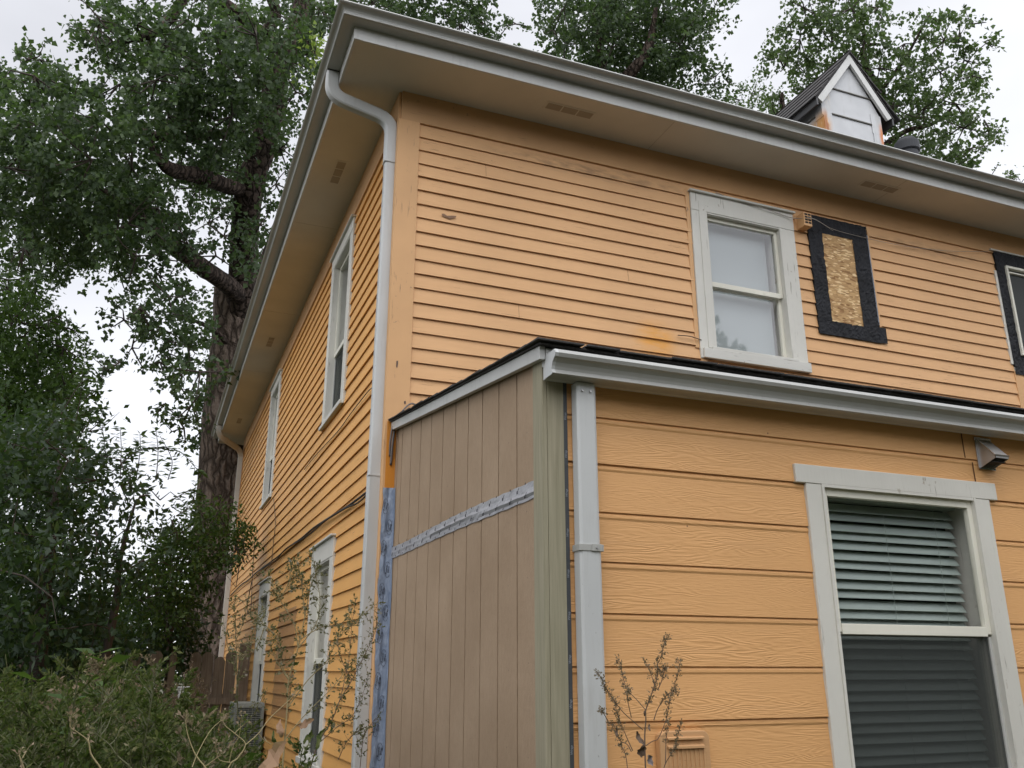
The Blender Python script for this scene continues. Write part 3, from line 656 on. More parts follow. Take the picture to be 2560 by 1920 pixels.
# main shaft (slightly off plumb), ribbed face to the rear
dm = rect_path([(-.052, yo-.03, 5.25), (-.053, yo-.03, 4.2), (-.055, yo-.03, 2.84)], .086, .060, (1, 0, 0)).build('shaft', M['downspout'], dso)
dm2 = rect_path([(-.055, yo-.031, 2.86), (-.062, yo-.031, .35)], .090, .064, (1, 0, 0)).build('shaft', M['downspout'], dso)
for zz in (5.235, 2.84):
    st = MB(); st.box(-.102, -.004, yo-.067, yo+.003, zz-.006, zz+.004); st.build('joint_band', M['downspout'], dso, .001)
# outlet throat
th_ = MB(); th_.box(-.565, -.478, yo-.045, yo+.045, 5.925, 5.9315); th_.build('outlet', M['dark'], dso)
# far downspout, round elbow
yo2 = 11.49
el = [(-.52, yo2-.45, 5.93), (-.52, yo2-.45, 5.86)] + arc((-.52, yo2-.45, 5.84), (-.52, yo2-.44, 5.73), (-.40, yo2-.36, 5.69), 9) + arc((-.17, yo2-.12, 5.62), (-.06, yo2-.03, 5.58), (-.055, yo2, 5.45), 9) + [(-.055, yo2, 2.9), (-.06, yo2, .3)]
fdn = rect_path(el, .085, .10, (.25, 1, 0)).build('downspout', M['downspout_cream'], house); fdn['label'] = 'cream downspout at the far corner near the big trunk'

# ---- chimney
ch = empty('chimney', (0, 0, 0)); ch.parent = house; 
cb_ = MB(); xl, xr, yF, yB = 5.60, 6.505, 1.5, 3.1; ze = 8.28; za = 9.0; xm = 6.10
cb_.poly([(xl, yF, 6.6), (xr, yF, 6.6), (xr, yF, ze), (xm, yF, za), (xl, yF, ze)]); cb_.poly([(xr, yB, 6.6), (xl, yB, 6.6), (xl, yB, ze), (xm, yB, za), (xr, yB, ze)])
cb_.quad((xl, yB, 6.6), (xl, yF, 6.6), (xl, yF, ze), (xl, yB, ze)); cb_.quad((xr, yF, 6.6), (xr, yB, 6.6), (xr, yB, ze), (xr, yF, ze))
bpy.data.objects.remove(ch); ch = cb_.build('chimney', M['chimney'], house); ch['label'] = 'gabled chimney cap clad in white tin with rust stains'
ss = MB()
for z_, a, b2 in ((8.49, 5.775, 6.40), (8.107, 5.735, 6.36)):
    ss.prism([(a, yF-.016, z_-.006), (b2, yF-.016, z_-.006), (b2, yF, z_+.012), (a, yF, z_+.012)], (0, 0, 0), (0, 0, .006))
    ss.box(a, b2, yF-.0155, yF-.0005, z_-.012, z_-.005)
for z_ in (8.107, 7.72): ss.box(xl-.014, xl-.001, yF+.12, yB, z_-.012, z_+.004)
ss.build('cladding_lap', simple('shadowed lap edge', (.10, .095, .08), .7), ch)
cc = MB()
for (a, b2, z0_, z1_) in ((6.36, 6.52, 7.98, 8.26), (6.37, 6.515, 7.2, 7.981)): cc.box(a, b2, yF-.010, yF-.001, z0_, z1_)
cc.build('corner_cladding', M['chimney'], ch, .002); cc = MB()
for (a, b2, z0_, z1_) in ((5.585, 5.735, 8.05, 8.30), (5.605, 5.742, 7.2, 8.052)):
    cc.box(a, b2, yF-.010, yF-.001, z0_, z1_)
cc.box(xl-.011, xl-.001, yF-.005, yF+.12, 8.03, 8.30); cc.box(xl-.006, xl-.001, yF-.003, yF+.10, 7.2, 8.029)
cc.build('corner_cladding', M['chimney'], ch, .002)
def slope_slab(mb, xa, za_, xb, zb_, ya, yb, th):
    d = np.array([xb-xa, 0, zb_-za_]); d /= np.linalg.norm(d); n_ = np.array([-d[2], 0, d[0]]); n_ = n_ if n_[2] > 0 else -n_
    mb.prism([(xa, ya, za_), (xb, ya, zb_), tuple(np.array([xb, ya, zb_])+n_*th), tuple(np.array([xa, ya, za_])+n_*th)], (0, 0, 0), (0, yb-ya, 0))
rb = MB()
slope_slab(rb, 5.50, 8.245, xm, 9.045, yF-.055, yF-.02, -.085); slope_slab(rb, 6.66, 8.245, xm+.001, 9.045, yF-.056, yF-.021, -.085)
rb.build('rake_board', M['fascia'], ch, .002)
rr = MB(); slope_slab(rr, 5.47, 8.22, xm, 9.052, yF-.06, yB+.1, .014); slope_slab(rr, 6.69, 8.22, xm, 9.052, yF-.06, yB+.1, .014)
for i in range(5):
    t0 = i/5.; xa, za2 = 5.46+(xm-5.46)*t0, 8.22+(9.06-8.22)*t0; xb2, zb2 = 5.46+(xm-5.46)*(t0+.23), 8.22+(9.06-8.22)*(t0+.23)
    slope_slab(rr, xa-.012, za2+.010, xb2, zb2+.004, yF-.075+.01*(i % 2), yB+.1, .014)
    slope_slab(rr, 2*xm-xa+.012+.03, za2+.010, 2*xm-xb2, zb2+.004, yF-.075+.01*(i % 2), yB+.1, .014)
rr.build('chimney_roof', M['shingle'], ch)
for xe_ in (5.475, 6.66): ev = MB(); ev.box(xe_, xe_+.025, yF-.055, yB+.08, 8.14, 8.232); ev.build('eave_board', simple('black gutter board', (.03, .03, .03), .5), ch)
# ---- vent stack
def ring_pts(cx_, cy_, r_, z_, n=24): return [(cx_+r_*math.cos(2*math.pi*i/n), cy_+r_*math.sin(2*math.pi*i/n), z_) for i in range(n)]
vs = MB(); vs.tube([(8.635, 3., 6.6), (8.635, 3., 9.27)], .148, 28); vs.tube([(8.635, 3., 9.13), (8.635, 3., 9.15), (8.635, 3, 9.27), (8.635, 3, 9.30), (8.635, 3, 9.325)], [.155, .176, .182, .178, .150], 28)
vs.tube([(8.635, 3., 9.326), (8.635, 3., 9.36)], [.135, .13], 28)
vsm = simple('black vent pipe', (.022, .024, .028), .7); vo = vs.build('vent_stack', vsm, house, smooth=False); vo['label'] = 'black vent pipe on the roof right of the chimney'

# ================================================================== EXTENSION
YE = -2.4719; XE_ = .060
ext_holes = [(1.40, 2.42, 1.10, 2.43)]
lap_wall(Yf(YE), .150, 8., .1, 2.90, 2.4161-.2*20, .2, ext_holes, t_bot=.0105, t_top=.0015, under=.010, wav=.0006).build('extension_wall', M['hard'], house)
lap_wall(lambda u, o, z: (8.+o, u, z), -2.47, 0., .1, 2.86, 2.4161-.2*20, .2, []).build('extension_end_wall', M['hard'], house)
# bead along the top edge of each course
bd = MB()
for kk in range(-11, 2):
    z_ = 2.4161+.2*kk
    for a, b2 in ([(.15, 8.)] if z_ > 2.45 or z_ < 1.0 else [(.15, 1.42), (2.40, 8.)]):
        bd.prism([(a, YE-.0015, z_-.004), (a, YE-.0065, z_-.012), (a, YE-.0070, z_-.022), (a, YE-.0035, z_-.030)], (0, 0, 0), (b2-a, 0, 0))
bd.build('siding_bead', M['hard'], house)
# butt joints in the clapboards, soffit joints, gutter seams and hangers, nails in the tan panel
bj = MB()
for _ in range(26):
    kk = random.randint(1, 28); x_ = random.uniform(.5, 6.5); zt_b = ZK-E_*kk
    if any(h[0]-.1 < x_ < h[1]+.12 and h[2]-.1 < zt_b < h[3]+.1 for h in back_holes) or 3.7 < x_ < 4.55: continue
    bj.quad((x_, -.0185, zt_b+.001), (x_+.0022, -.0185, zt_b+.001), (x_+.0022, -.0032, zt_b+E_-.004), (x_, -.0032, zt_b+E_-.004))
absorb(bwall, (), [bj]); bwall.build('back_wall', [M['clap'], simple('open joint', (.12, .06, .025), .9)], house)
sj = MB()
for x_ in (2.15, 4.59, 7.03): sj.box(x_, x_+.003, -OV+.01, -.022, SOF-.0015, SOF+.0005)
for y_ in (2.4, 4.84, 7.28, 9.7): sj.box(-OV+.01, -.022, y_, y_+.003, SOF-.0015, SOF+.0005)
absorb(so, (), [sj]); so.build('soffit', [M['soffit'], M['vent_mesh']], house)
for x_ in (3.05, 6.1):
    q_ = gutter_run([(r+(.0012 if 0 < i_ else 0), z-(.0012 if i_ < 3 else 0)) for i_, (r, z) in enumerate(prof)], x_, x_+.035, 0, 0, lambda r, t, z: (t, -OV-.012-r, z)); q_.build('seam_band', M['gutter'], go)
nl_ = MB()
for y_ in (-.12, -.74, -1.20, -1.64, -2.08, -2.3):
    for z_ in np.arange(1.0, 3.0, .31):
        zz_ = z_+random.uniform(-.03, .03); yy2 = y_+random.uniform(-.01, .01)
        if zz_ < 3.05+.126*yy2: nl_.poly([(XE_-.0006, yy2+.0028*math.cos(t), zz_+.0028*math.sin(t)) for t in np.linspace(0, 6.28, 7)[:-1]][::-1])

# board joints
jn = MB()
for (x_, z0_, z1_) in ((2.375, 2.62, 2.88), (2.42, 2.42, 2.60)): jn.box(x_, x_+.004, YE-.0125, YE-.009, z0_, z1_)
jn.build('board_joint', simple('open joint', (.12, .06, .025), .9), house)
# grooved tan panel wall on X
XE = .060
tp = MB(); gg = [-.075-.011, -.198, -.421, -.636, -.861, -1.09, -1.313, -1.524, -1.737, -1.962, -2.186]
gw = .0055; edges = [-.030]
zt_ = lambda y: 3.175+.132*y
prev = 0.0
for gy_ in gg+[-2.40]:
    a, b2 = gy_+gw, prev
    last = gy_ == -2.40
    if last: a = gy_
    tp.poly([(XE, b2, .2), (XE, a, .2), (XE, a, zt_(a)), (XE, b2, zt_(b2))])
    tp.quad((XE, a, .2), (XE+.008, a, .2), (XE+.008, a, zt_(a)), (XE, a, zt_(a))); tp.quad((XE+.008, b2, .2), (XE, b2, .2), (XE, b2, zt_(b2)), (XE+.008, b2, zt_(b2)))
    prev = gy_-gw
absorb(tp, (), [nl_]); tpo = tp.build('grooved_panel', [M['tan'], simple('nail head', (.12, .085, .06), .6)], house)
gp = MB(); gp.quad((XE+.008, .0, .2), (XE+.008, -2.44, .2), (XE+.008, -2.44, zt_(-2.44)), (XE+.008, 0, zt_(0))); gp.build('groove_back', M['tan_groove'], tpo)
cr = MB(); cr.box(.049, .0705, -2.4895, -2.392, .2, 2.86); cr.box(.0715, .145, -2.4905, -2.469, .2, 2.84)
cr.build('extension_corner_board', M['green'], house, .002)
wr = MB(); wr.box(.1455, .163, -2.4865, -2.47, .2, 2.80); 
# low shed roof
sr = MB(); RS = .126
rz = lambda y: 3.199+RS*y
sr.prism([(0, 0, rz(0)), (0, -2.56, rz(-2.56)), (0, -2.56, rz(-2.56)+.008), (0, 0, rz(0)+.008)], (.012, 0, 0), (8., 0, 0))
# courses of shingle with ragged tabs
nC = 18
for i in range(nC):
    ya = -2.58+i*.143; yb = ya+.20; x_ = .004
    while x_ < 8:
        wd = random.uniform(.14, .33); dz = random.uniform(.001, .007); dy = random.uniform(-.012, .006); e_ = x_ if x_ > .01 else -.004+random.uniform(-.006, .004)
        if i < 2 or x_ < .05 or i % 3 == 0:
            z0_ = rz(ya+dy)+.0085+dz; z1_ = rz(yb)+.009
            sr.prism([(0, ya+dy, z0_), (0, ya+dy, z0_+.007), (0, min(yb, -.002), z1_+.004), (0, min(yb, -.002), z1_)], (e_, 0, 0), (wd-.004, 0, 0))
        x_ += wd
    
sr.build('extension_roof', M['shingle'], house)
rk = MB(); n0 = (.010, 0)
rk.prism([(.022, -.001, 3.198), (.022, -2.53, 3.198-2.53*RS), (.022, -2.53, 3.198-2.53*RS-.058), (.022, -.001, 3.142)], (0, 0, 0), (.026, 0, 0)); rk.build('rake_board', M['fascia'], house, .002)
ff = MB(); ff.box(.05, 8., -2.532, -2.50, 2.74, 2.872); ff.box(.05, 8, -2.50, -2.4725, 2.80, 2.86); ff.build('extension_fascia', M['fascia'], house, .002)
prof2 = [(.000, -.098), (.055, -.098), (.067, -.094), (.060, -.081), (.057, -.076), (.060, -.064), (.068, -.048), (.082, -.036), (.093, -.031), (.096, -.024), (.099, -.017), (.087, .001), (.084, .001), (.084, -.008)]
prof2 = [(r, z+2.838) for r, z in prof2]
ge = gutter_run(prof2, .05, 8., 0, 0, lambda r, t, z: (t, -2.533-r, z)); geo = ge.build('gutter', M['gutter'], house); m = geo.modifiers.new('sheet', 'SOLIDIFY'); m.thickness = .0015; m.offset = 0
geo['label'] = 'lower gutter along the extension roof'
ec = MB(); pp = [(.049, -2.533-r, z) for r, z in prof2[:-1]]+[(.049, -2.533, 2.838)]; ec.prism(pp, (0, 0, 0), (-.002, 0, 0)); 
for i in range(len(prof2)-2):
    (r0, z0_), (r1, z1_) = prof2[i], prof2[i+1]; ec.quad((.049, -2.534-r0, z0_), (.049, -2.534-r1, z1_), (.062, -2.5345-r1, z1_), (.062, -2.5345-r0, z0_))
ec.build('gutter_end_cap', M['downspout'], geo)
# extension downspout
de_ = rect_path([(.2235, -2.520, 2.735), (.2235, -2.520, 2.04)], .088, .060, (1, 0, 0)).build('downspout', M['downspout'], house); de_['label'] = 'white downspout in front of the extension wall'
rect_path([(.2235, -2.520, 2.06), (.228, -2.520, .2)], .0925, .064, (1, 0, 0)).build('shaft', M['downspout'], de_)
sb = MB(); sb.box(.172, .278, -2.5555, -2.490, 2.045, 2.071); sb.box(.225, .268, -2.559, -2.5557, 2.044, 2.0725); sb.build('strap', M['gutter'], de_, .002)
for (x_, z_) in ((.203, 2.700), (.240, 2.700), (.246, 2.058)):
    s_ = MB(); s_.tube([(x_, -2.548, z_), (x_, -2.563 if z_ < 2.1 else -2.557, z_)], .0055, 8); s_.build('screw', M['metal_dark'], de_)
# extension window
W = window('Y', 1.352, 2.482, .95, 2.498, 1.437, 2.383, 1.14, 2.412, 1.797, head_over=.055, p0=YE, upper='blind', lower_screen=True, cap=False, thick=.022, depth=.022)
W['label'] = 'large extension window with green grey blinds'
# exhaust hood
ho = MB(); hx0, hx1, hzt, hzb = 2.470, 2.562, 2.727, 2.575; yb_ = YE-.012; yf_ = YE-.108; 
A1 = [(hx0, yb_, hzt), (hx0, yb_, hzb), (hx0, yf_, hzb+.034), (hx0, yf_, hzb+.048)]; B1 = [(hx1, p[1], p[2]) for p in A1]
ho.poly(A1); ho.poly(B1[::-1]); ho.quad(A1[0], A1[3], B1[3], B1[0]); ho.quad(A1[3], A1[2], B1[2], B1[3])
hoo = ho.build('exhaust_hood', M['metal_dark'], house); m = hoo.modifiers.new('sheet', 'SOLIDIFY'); m.thickness = .002; hoo['label'] = 'galvanised exhaust hood under the extension gutter'
hf = MB(); hf.box(hx0-.012, hx1+.012, YE-.014, YE-.0118, hzb-.006, hzt+.008); hf.build('flange', M['metal_bright'], hoo)
hf = MB(); hf.tube([(hx0-.001, yf_-.002, hzb+.049), (hx0-.001, yb_, hzt+.001)], .003, 6); hf.tube([(hx0-.001, yf_-.002, hzb+.048), (hx1+.001, yf_-.002, hzb+.048)], .003, 6); hf.build('folded_edge', M['metal_bright'], hoo)
hf = MB(); hf.box(hx0+.006, hx1-.006, YE-.09, YE-.02, hzb+.016, hzb+.020); hf.build('damper', M['dark'], hoo)
# louvred cover low on the wall
lc = MB(); cx0, cx1, cz1 = .512, .735, 1.378; ys = YE-.045
pr = [(cx0, 0, .95), (cx1, 0, .95)] + [(cx1-.03+.03*math.cos(t), 0, cz1-.03+.03*math.sin(t)) for t in np.linspace(0, math.pi/2, 6)] + [(cx0+.03-.03*math.sin(t), 0, cz1-.03+.03*math.cos(t)) for t in np.linspace(0, math.pi/2, 6)]
lc.prism(pr, (0, ys, 0), (0, .036, 0)); lco = lc.build('louvred_cover', M['orange_frieze'], house, .004); lco['label'] = 'orange painted louvred cover low on the extension wall'
lr = MB()
for i in range(9): x_ = cx0+.034+i*.0195; lr.prism([(x_, ys-.004, .95), (x_+.004, ys-.004, .95), (x_+.008, ys, .95), (x_, ys, .95)], (0, 0, 0), (0, 0, cz1-.060-.95))
lr.prism([(cx0+.03, ys-.012, cz1-.022), (cx1-.03, ys-.012, cz1-.022), (cx1-.03, ys, cz1-.018), (cx0+.03, ys, cz1-.018)], (0, 0, -.002), (0, 0, -.006))
lr.prism([(cx0+.03, ys-.012, cz1-.052), (cx1-.03, ys-.012, cz1-.052), (cx1-.03, ys, cz1-.046), (cx0+.03, ys, cz1-.046)], (0, 0, -.002), (0, 0, -.008)); lr.build('louvre', M['orange_frieze'], lco)

# ---- tapes with printing
def ribbon(pts, wvec, name, mat, parent, crinkle=.002, nx=10, nor=None):
    mb = MB(); K = len(pts); G = []
    for i, p in enumerate(pts):
        G.append([np.array(p, float)+np.array(wvec(i), float)*(j/nx) + (nor*rng.normal(0, crinkle) if nor is not None else 0) for j in range(nx+1)])
    for i in range(K-1):
        for j in range(nx): mb.quad(G[i][j], G[i][j+1], G[i+1][j+1], G[i+1][j])
    return mb.build(name, mat, parent)
# blue wrap strip in the inner corner: covers the foot of the corner board and laps on to the tan panel
wt = MB(); zs_ = np.linspace(.3, 2.745, 90)
def wrap_row(z): e = .004*math.sin(z*17)+.003*math.sin(z*41); return [(-.016+e, -.031), (.006, -.036-.004*math.sin(z*23)), (.022, -.034+.003*math.sin(z*31)), (.036+.003*math.sin(z*11), -.040), (.0560, -.045-.004*abs(math.sin(z*19))), (.0575, -.075-.006*math.sin(z*13))]
for i in range(89):
    a, b2 = wrap_row(zs_[i]), wrap_row(zs_[i+1])
    for j in range(5): wt.quad((a[j][0], a[j][1], zs_[i]), (a[j+1][0], a[j+1][1], zs_[i]), (b2[j+1][0], b2[j+1][1], zs_[i+1]), (b2[j][0], b2[j][1], zs_[i+1]))

def text_mesh(txt, size, mat, parent, mtx, name='lettering', ext=.0003, shear=.2):
    cu = bpy.data.curves.new('t', 'FONT'); cu.body = txt; cu.size = size; cu.extrude = ext; cu.shear = shear; cu.align_x = 'CENTER'; cu.align_y = 'CENTER'; cu.offset = size*.012
    ob = bpy.data.objects.new('t', cu); col.objects.link(ob); bpy.context.view_layer.update()
    me = bpy.data.meshes.new_from_object(ob.evaluated_get(bpy.context.evaluated_depsgraph_get())); bpy.data.objects.remove(ob); bpy.data.curves.remove(cu)
    me.transform(mtx); me.materials.clear(); me.materials.append(mat); me.name = name; return me
def join_meshes(meshes, name, mat, parent):
    vs, fs = [], []
    for me in meshes:
        n = len(vs); vs += [tuple(v.co) for v in me.vertices]; fs += [tuple(n+i for i in p.vertices) for p in me.polygons]; bpy.data.meshes.remove(me)
    mb = MB(); mb.v = vs; mb.f = fs; mb.m = [0]*len(fs); return mb.build(name, mat, parent)
def basis(o, ax, ay): ax = Vector(ax).normalized(); ay = Vector(ay).normalized(); az = ax.cross(ay); m_ = Matrix((ax, ay, az)).transposed().to_4x4(); m_.translation = Vector(o); return m_
ms = []; ov = MB()
zz = 2.62; i = 0
while zz > .5:
    xo = .004 if i % 2 == 0 else .034; tl = R(78)
    ax = (math.cos(tl)*.25, 0, math.sin(tl)); ay = (-math.sin(tl), 0, math.cos(tl)*.25)
    ms.append(text_mesh('Protecto', .0165, M['ink'], None, basis((xo-.007, -.0445, zz), ax, ay)))
    ms.append(text_mesh('Wrap', .0185, M['ink'], None, basis((xo+.009, -.0445, zz), ax, ay)))
    cx_, cz_ = xo, zz
    pts = [(cx_+.018*math.cos(t), -.0445, cz_+.050*math.sin(t)) for t in np.linspace(0, 2*math.pi, 21)]
    ov.tube(pts, .0011, 4, cap=False)
    zz -= .135; i += 1
absorb(wt, ms, [ov]); wto = wt.build('wrap_tape', [M['wrap'], M['ink']], house); wto['label'] = 'blue grey building tape printed with black lettering in the inner corner'
# silver tape across the tan wall
sp_ = [(2.356, 2.284, -.052), (2.350, 2.281, -.35), (2.353, 2.284, -.67), (2.358, 2.284, -1.0), (2.361, 2.284, -1.33), (2.358, 2.280, -1.7), (2.350, 2.275, -2.05), (2.344, 2.272, -2.391)]
st = MB(); ys_ = np.linspace(-.03, -2.391, 110)
yy_ = [s[2] for s in sp_][::-1]; tt = np.interp(ys_, yy_, [s[0] for s in sp_][::-1]); bb = np.interp(ys_, yy_, [s[1] for s in sp_][::-1])
Hs = rng.normal(0, .0008, (110, 7)); 
for i in range(110): tt[i] += .0015*math.sin(i*.9); bb[i] += .0015*math.sin(i*.7+1)
ridge = lambda y, q: -.0065*math.exp(-((q-.45+.10*math.sin(y*2))/.10)**2)*(1 if y < -.9 else .3)
P_ = lambda i, j: (XE-.0035-abs(Hs[i, j])+ridge(ys_[i], j/6), ys_[i], bb[i]+(tt[i]-bb[i])*j/6)
for i in range(109):
    for j in range(6): st.quad(P_(i, j), P_(i+1, j), P_(i+1, j+1), P_(i, j+1))
mk = MB()
y_ = -.10; i = 0
while y_ > -2.36:
    for q, ln in ((.28 + .42*(i % 2), 1.), (.95 if i % 2 == 0 else .06, .35)):
        zc_ = np.interp(y_, yy_, [s[1] for s in sp_][::-1]) + .075*q
        if abs(q-.5) < .6:
            a = (XE-.0125, y_-.012*ln, zc_+.012*ln); b2 = (XE-.0125, y_+.010*ln, zc_-.010*ln)
            mk.tube([a, b2], .0010, 4)
            mk.tube([b2, (XE-.0125, y_+.001, zc_-.008*ln)], .0018, 4); mk.tube([b2, (XE-.0125, y_+.008*ln, zc_+.002)], .0016, 4)
    y_ -= .085; i += 1
absorb(st, (), [mk]); sto = st.build('flashing_tape', [M['silver'], M['ink']], house); sto['label'] = 'silver flashing tape with small black arrows across the brown panel wall'
# peeking wrap print beside the extension corner board
ms = []
for i, zz in enumerate(np.arange(1.0, 2.7, .16)):
    ms.append(text_mesh('Wrap', .014, M['ink'], None, basis((.154, -2.4872, zz), (0, 0, 1), (-1, 0, 0))))
absorb(wr, ms); wr.build('wrap_strip', [simple('dark building wrap', (.05, .055, .06), .5, bump=.6), simple('pale print', (.22, .24, .27), .6)], house)

# ================================================================== cables
def cable(name, pts, r, mat, label, cat='cable', n=6, smooth_n=5, group=None):
    P = [np.array(p, float) for p in pts]; out = []
    for i in range(len(P)-1):
        p0 = P[max(i-1, 0)]; p1 = P[i]; p2 = P[i+1]; p3 = P[min(i+2, len(P)-1)]
        for t in np.linspace(0, 1, smooth_n, endpoint=False): out.append(.5*((2*p1)+(-p0+p2)*t+(2*p0-5*p1+4*p2-p3)*t*t+(-p0+3*p1-3*p2+p3)*t**3))
    out.append(P[-1]); mb = MB(); mb.tube(out, r, n); o = mb.build(name, mat, None, smooth=True); return tag(o, label, cat, group)
cb1 = [(-.03, .20, 2.79), (-.03, .6, 2.79), (-.028, 1.11, 2.80), (-.03, 1.93, 2.83), (-.03, 2.62, 2.85), (-.028, 3.37, 2.85), (-.03, 4.28, 2.87), (-.03, 4.9, 2.86), (-.03, 5.57, 2.87), (-.03, 7.31, 2.89), (-.03, 8.24, 2.88), (-.03, 9.33, 2.90), (-.03, 11.23, 2.87)]
cable('cable', cb1, .0095, M['cable'], 'thick black cable running along the orange side wall', group=None)
cable('cable', [(x-.012, y, z-.022-.018*math.sin(i*1.9)) for i, (x, y, z) in enumerate(cb1[:10])], .0065, M['cable'], 'thinner black cable sagging just below the thick one on the side wall')
cable('cable', [(-.025, 5.93, 3.71), (-.025, 5.53, 3.34), (-.025, 5.56, 3.12), (-.025, 5.57, 2.87)], .005, M['stem_brown'], 'thin brown cable dropping down the side wall below the far upper window')
cable('cable', [(-.025, 7.81, 3.47), (-.025, 7.78, 3.08), (-.03, 7.68, 2.9), (-.03, 7.55, 2.66), (-.05, 7.3, 2.35), (-.06, 7.7, 2.45), (-.04, 7.6, 2.8)], .006, M['cable'], 'black cable with a loose tangled end hanging near the far end of the side wall')
cable('cable', [(-.028, .38, 3.62), (-.03, .39, 3.56), (-.03, .54, 3.57), (-.025, 1.14, 3.57), (-.025, 1.68, 3.55), (-.025, 2.67, 3.58), (-.025, 3.46, 3.58)], .004, M['cable'], 'thin dark cable under the near upper side window')
wp = [(2.78, -.06, 5.535), (2.94, -.05, 5.515), (3.28, -.05, 5.487), (3.58, -.05, 5.45), (3.75, -.13, 5.44), (4.04, -.05, 5.43), (4.43, -.04, 5.42), (4.87, -.03, 5.43), (5.44, -.03, 5.48), (6.02, -.03, 5.58)]
cable('wire', wp, .0022, M['wire'], 'thin pale wire strung past the upper window and the boarded opening', 'wire')
cable('wire', [(x, y-.002, z+.018*math.sin(i*.7)-.012) for i, (x, y, z) in enumerate(wp[:6])], .0018, M['wire'], 'second thin wire crossing the head of the upper window', 'wire')
cable('cable', [(.02, -.03, 2.96), (.015, -.05, 3.06), (.03, -.06, 3.17), (.10, -.06, 3.29), (.15, -.05, 3.335), (.20, -.04, 3.325)], .006, M['greywire'], 'short grey cable stub curling at the corner above the low roof')
cable('cable', [(.03, -.03, 2.9), (.03, -.055, 3.05), (.045, -.05, 3.18), (.07, -.04, 3.25)], .008, M['greywire'], 'frayed thick cable end at the top of the tan panel')
ss = cable('spider_straw', [(2.33, -.03, 4.155), (2.44, -.035, 4.16), (2.55, -.03, 4.145)], .004, M['stem_brown'], 'bit of dry straw caught on the clapboards left of the upper window', 'straw')

# ================================================================== fence, condenser, boxes
fe = empty('picket_fence', (-.8, 7.2, 0)); tag(fe, 'weathered brown dog eared fence meeting the side wall by the trunk', 'fence')
def fpart(mb, name, mat, par, bevel=0):
    o = mb.build(name, mat, None, bevel); o.parent = par; o.matrix_parent_inverse = Matrix.Translation(-fe.location); return o
px = [-1.435, -1.18, -1.03, -.70, -.55, -.405, -.26]
allp = []; x_ = -.26
xs = [-.255, -.402, -.549, -.697, -.985, -1.185, -1.44, -1.75, -1.90, -2.05, -2.2, -2.35, -2.5, -2.65, -2.8, -2.95, -3.1, -3.25, -3.4]
for i, x_ in enumerate(xs):
    wpk = .140 if x_ != -.985 else .085; zt2 = 1.845+random.uniform(-.03, .015)-(.05 if i in (1,) else 0); yj = 7.2+random.uniform(-.004, .004); tl = random.uniform(-.006, .006)
    mb = MB(); cut = .045
    mb.prism([(x_-wpk/2, yj, .05), (x_+wpk/2, yj, .05), (x_+wpk/2+tl, yj, zt2-cut-.01), (x_+wpk/4+tl, yj, zt2-.008), (x_+.012+tl, yj, zt2), (x_-wpk/4+tl, yj, zt2-.006), (x_-wpk/2+tl, yj, zt2-cut)], (0, 0, 0), (0, .018, 0))
    fpart(mb, 'picket', M['fence'], fe)
mb = MB(); mb.box(-.15, -.135+.12, 7.17, 7.26, .0, 1.95); fpart(mb, 'post', M['fence'], fe)
for z_ in (.45, 1.22): mb = MB(); mb.box(-3.5, -.15, 7.2185, 7.258, z_, z_+.09); fpart(mb, 'rail', M['fence'], fe)
mb = MB(); mb.box(-3.5, -.2, 7.15, 7.1975, 1.18, 1.26); fpart(mb, 'rail', M['fence'], fe)
# condenser unit with wire grille
ac = empty('condenser_unit', (-.20, 5.15, 0)); tag(ac, 'grey air conditioner condenser with wire grille against the side wall', 'air conditioner')
def apart(mb, name, mat, **k_): o = mb.build(name, mat, None, **k_); o.parent = ac; o.matrix_parent_inverse = Matrix.Translation(-ac.location); return o
am = simple('condenser casing', (.23, .25, .23), .5); ax0, ax1, ay0, ay1, az1 = -.36, -.04, 5.0, 5.6, 1.26
mb = MB(); mb.box(ax0, ax1, ay0, ay1, az1-.05, az1); mb.box(ax0, ax1, ay0, ay1, .05, .12)
for a, b2 in ((ax0, ay0), (ax1-.03, ay0), (ax0, ay1-.03), (ax1-.03, ay1-.03)): mb.box(a, a+.03, b2, b2+.03, .12, az1-.05)
apart(mb, 'casing', am, bevel=.004)
mb = MB(); mb.box(ax0+.02, ax1-.02, ay0+.02, ay1-.02, .12, az1-.06); apart(mb, 'coil', simple('dark finned coil', (.05, .06, .055), .7, bump=.8, bs=120))
mb = MB()
for z_ in np.arange(.14, az1-.06, .022): mb.box(ax0+.005, ax1-.005, ay0-.004, ay0-.001, z_, z_+.004); mb.box(ax0-.004, ax0-.001, ay0+.005, ay1-.005, z_, z_+.004)
for x_ in np.arange(ax0+.01, ax1, .045): mb.box(x_, x_+.003, ay0-.007, ay0-.0045, .12, az1-.05)
for y_ in np.arange(ay0+.01, ay1, .045): mb.box(ax0-.007, ax0-.0045, y_, y_+.003, .12, az1-.05)
apart(mb, 'grille', am)
# pale boxes left among the weeds by the fence
wb = simple('white plastic box', (.62, .64, .64), .5)
for (u, v, d_, w_, h_, lb) in ((460, 1745, 10.5, .13, .10, 'small square white box standing in weeds before the fence'), (369, 1722, 10.3, .15, .05, 'flat white lid lying in weeds left of the fence')):
    p = at(u, v, d_); mb = MB(); mb.box(-w_/2, w_/2, -.1, .1, 0, h_); 
    if h_ > .06: mb.box(-w_/2-.008, w_/2+.008, -.108, .108, h_, h_+.015); mb.box(-w_/2+.02, w_/2-.02, -.12, .1, -.03, .0)
    else: mb.box(-w_/2+.02, w_/2-.02, -.08, .08, h_, h_+.012)
    o = mb.build('storage_box', wb, None, .006); o.location = p; tag(o, lb, 'box')

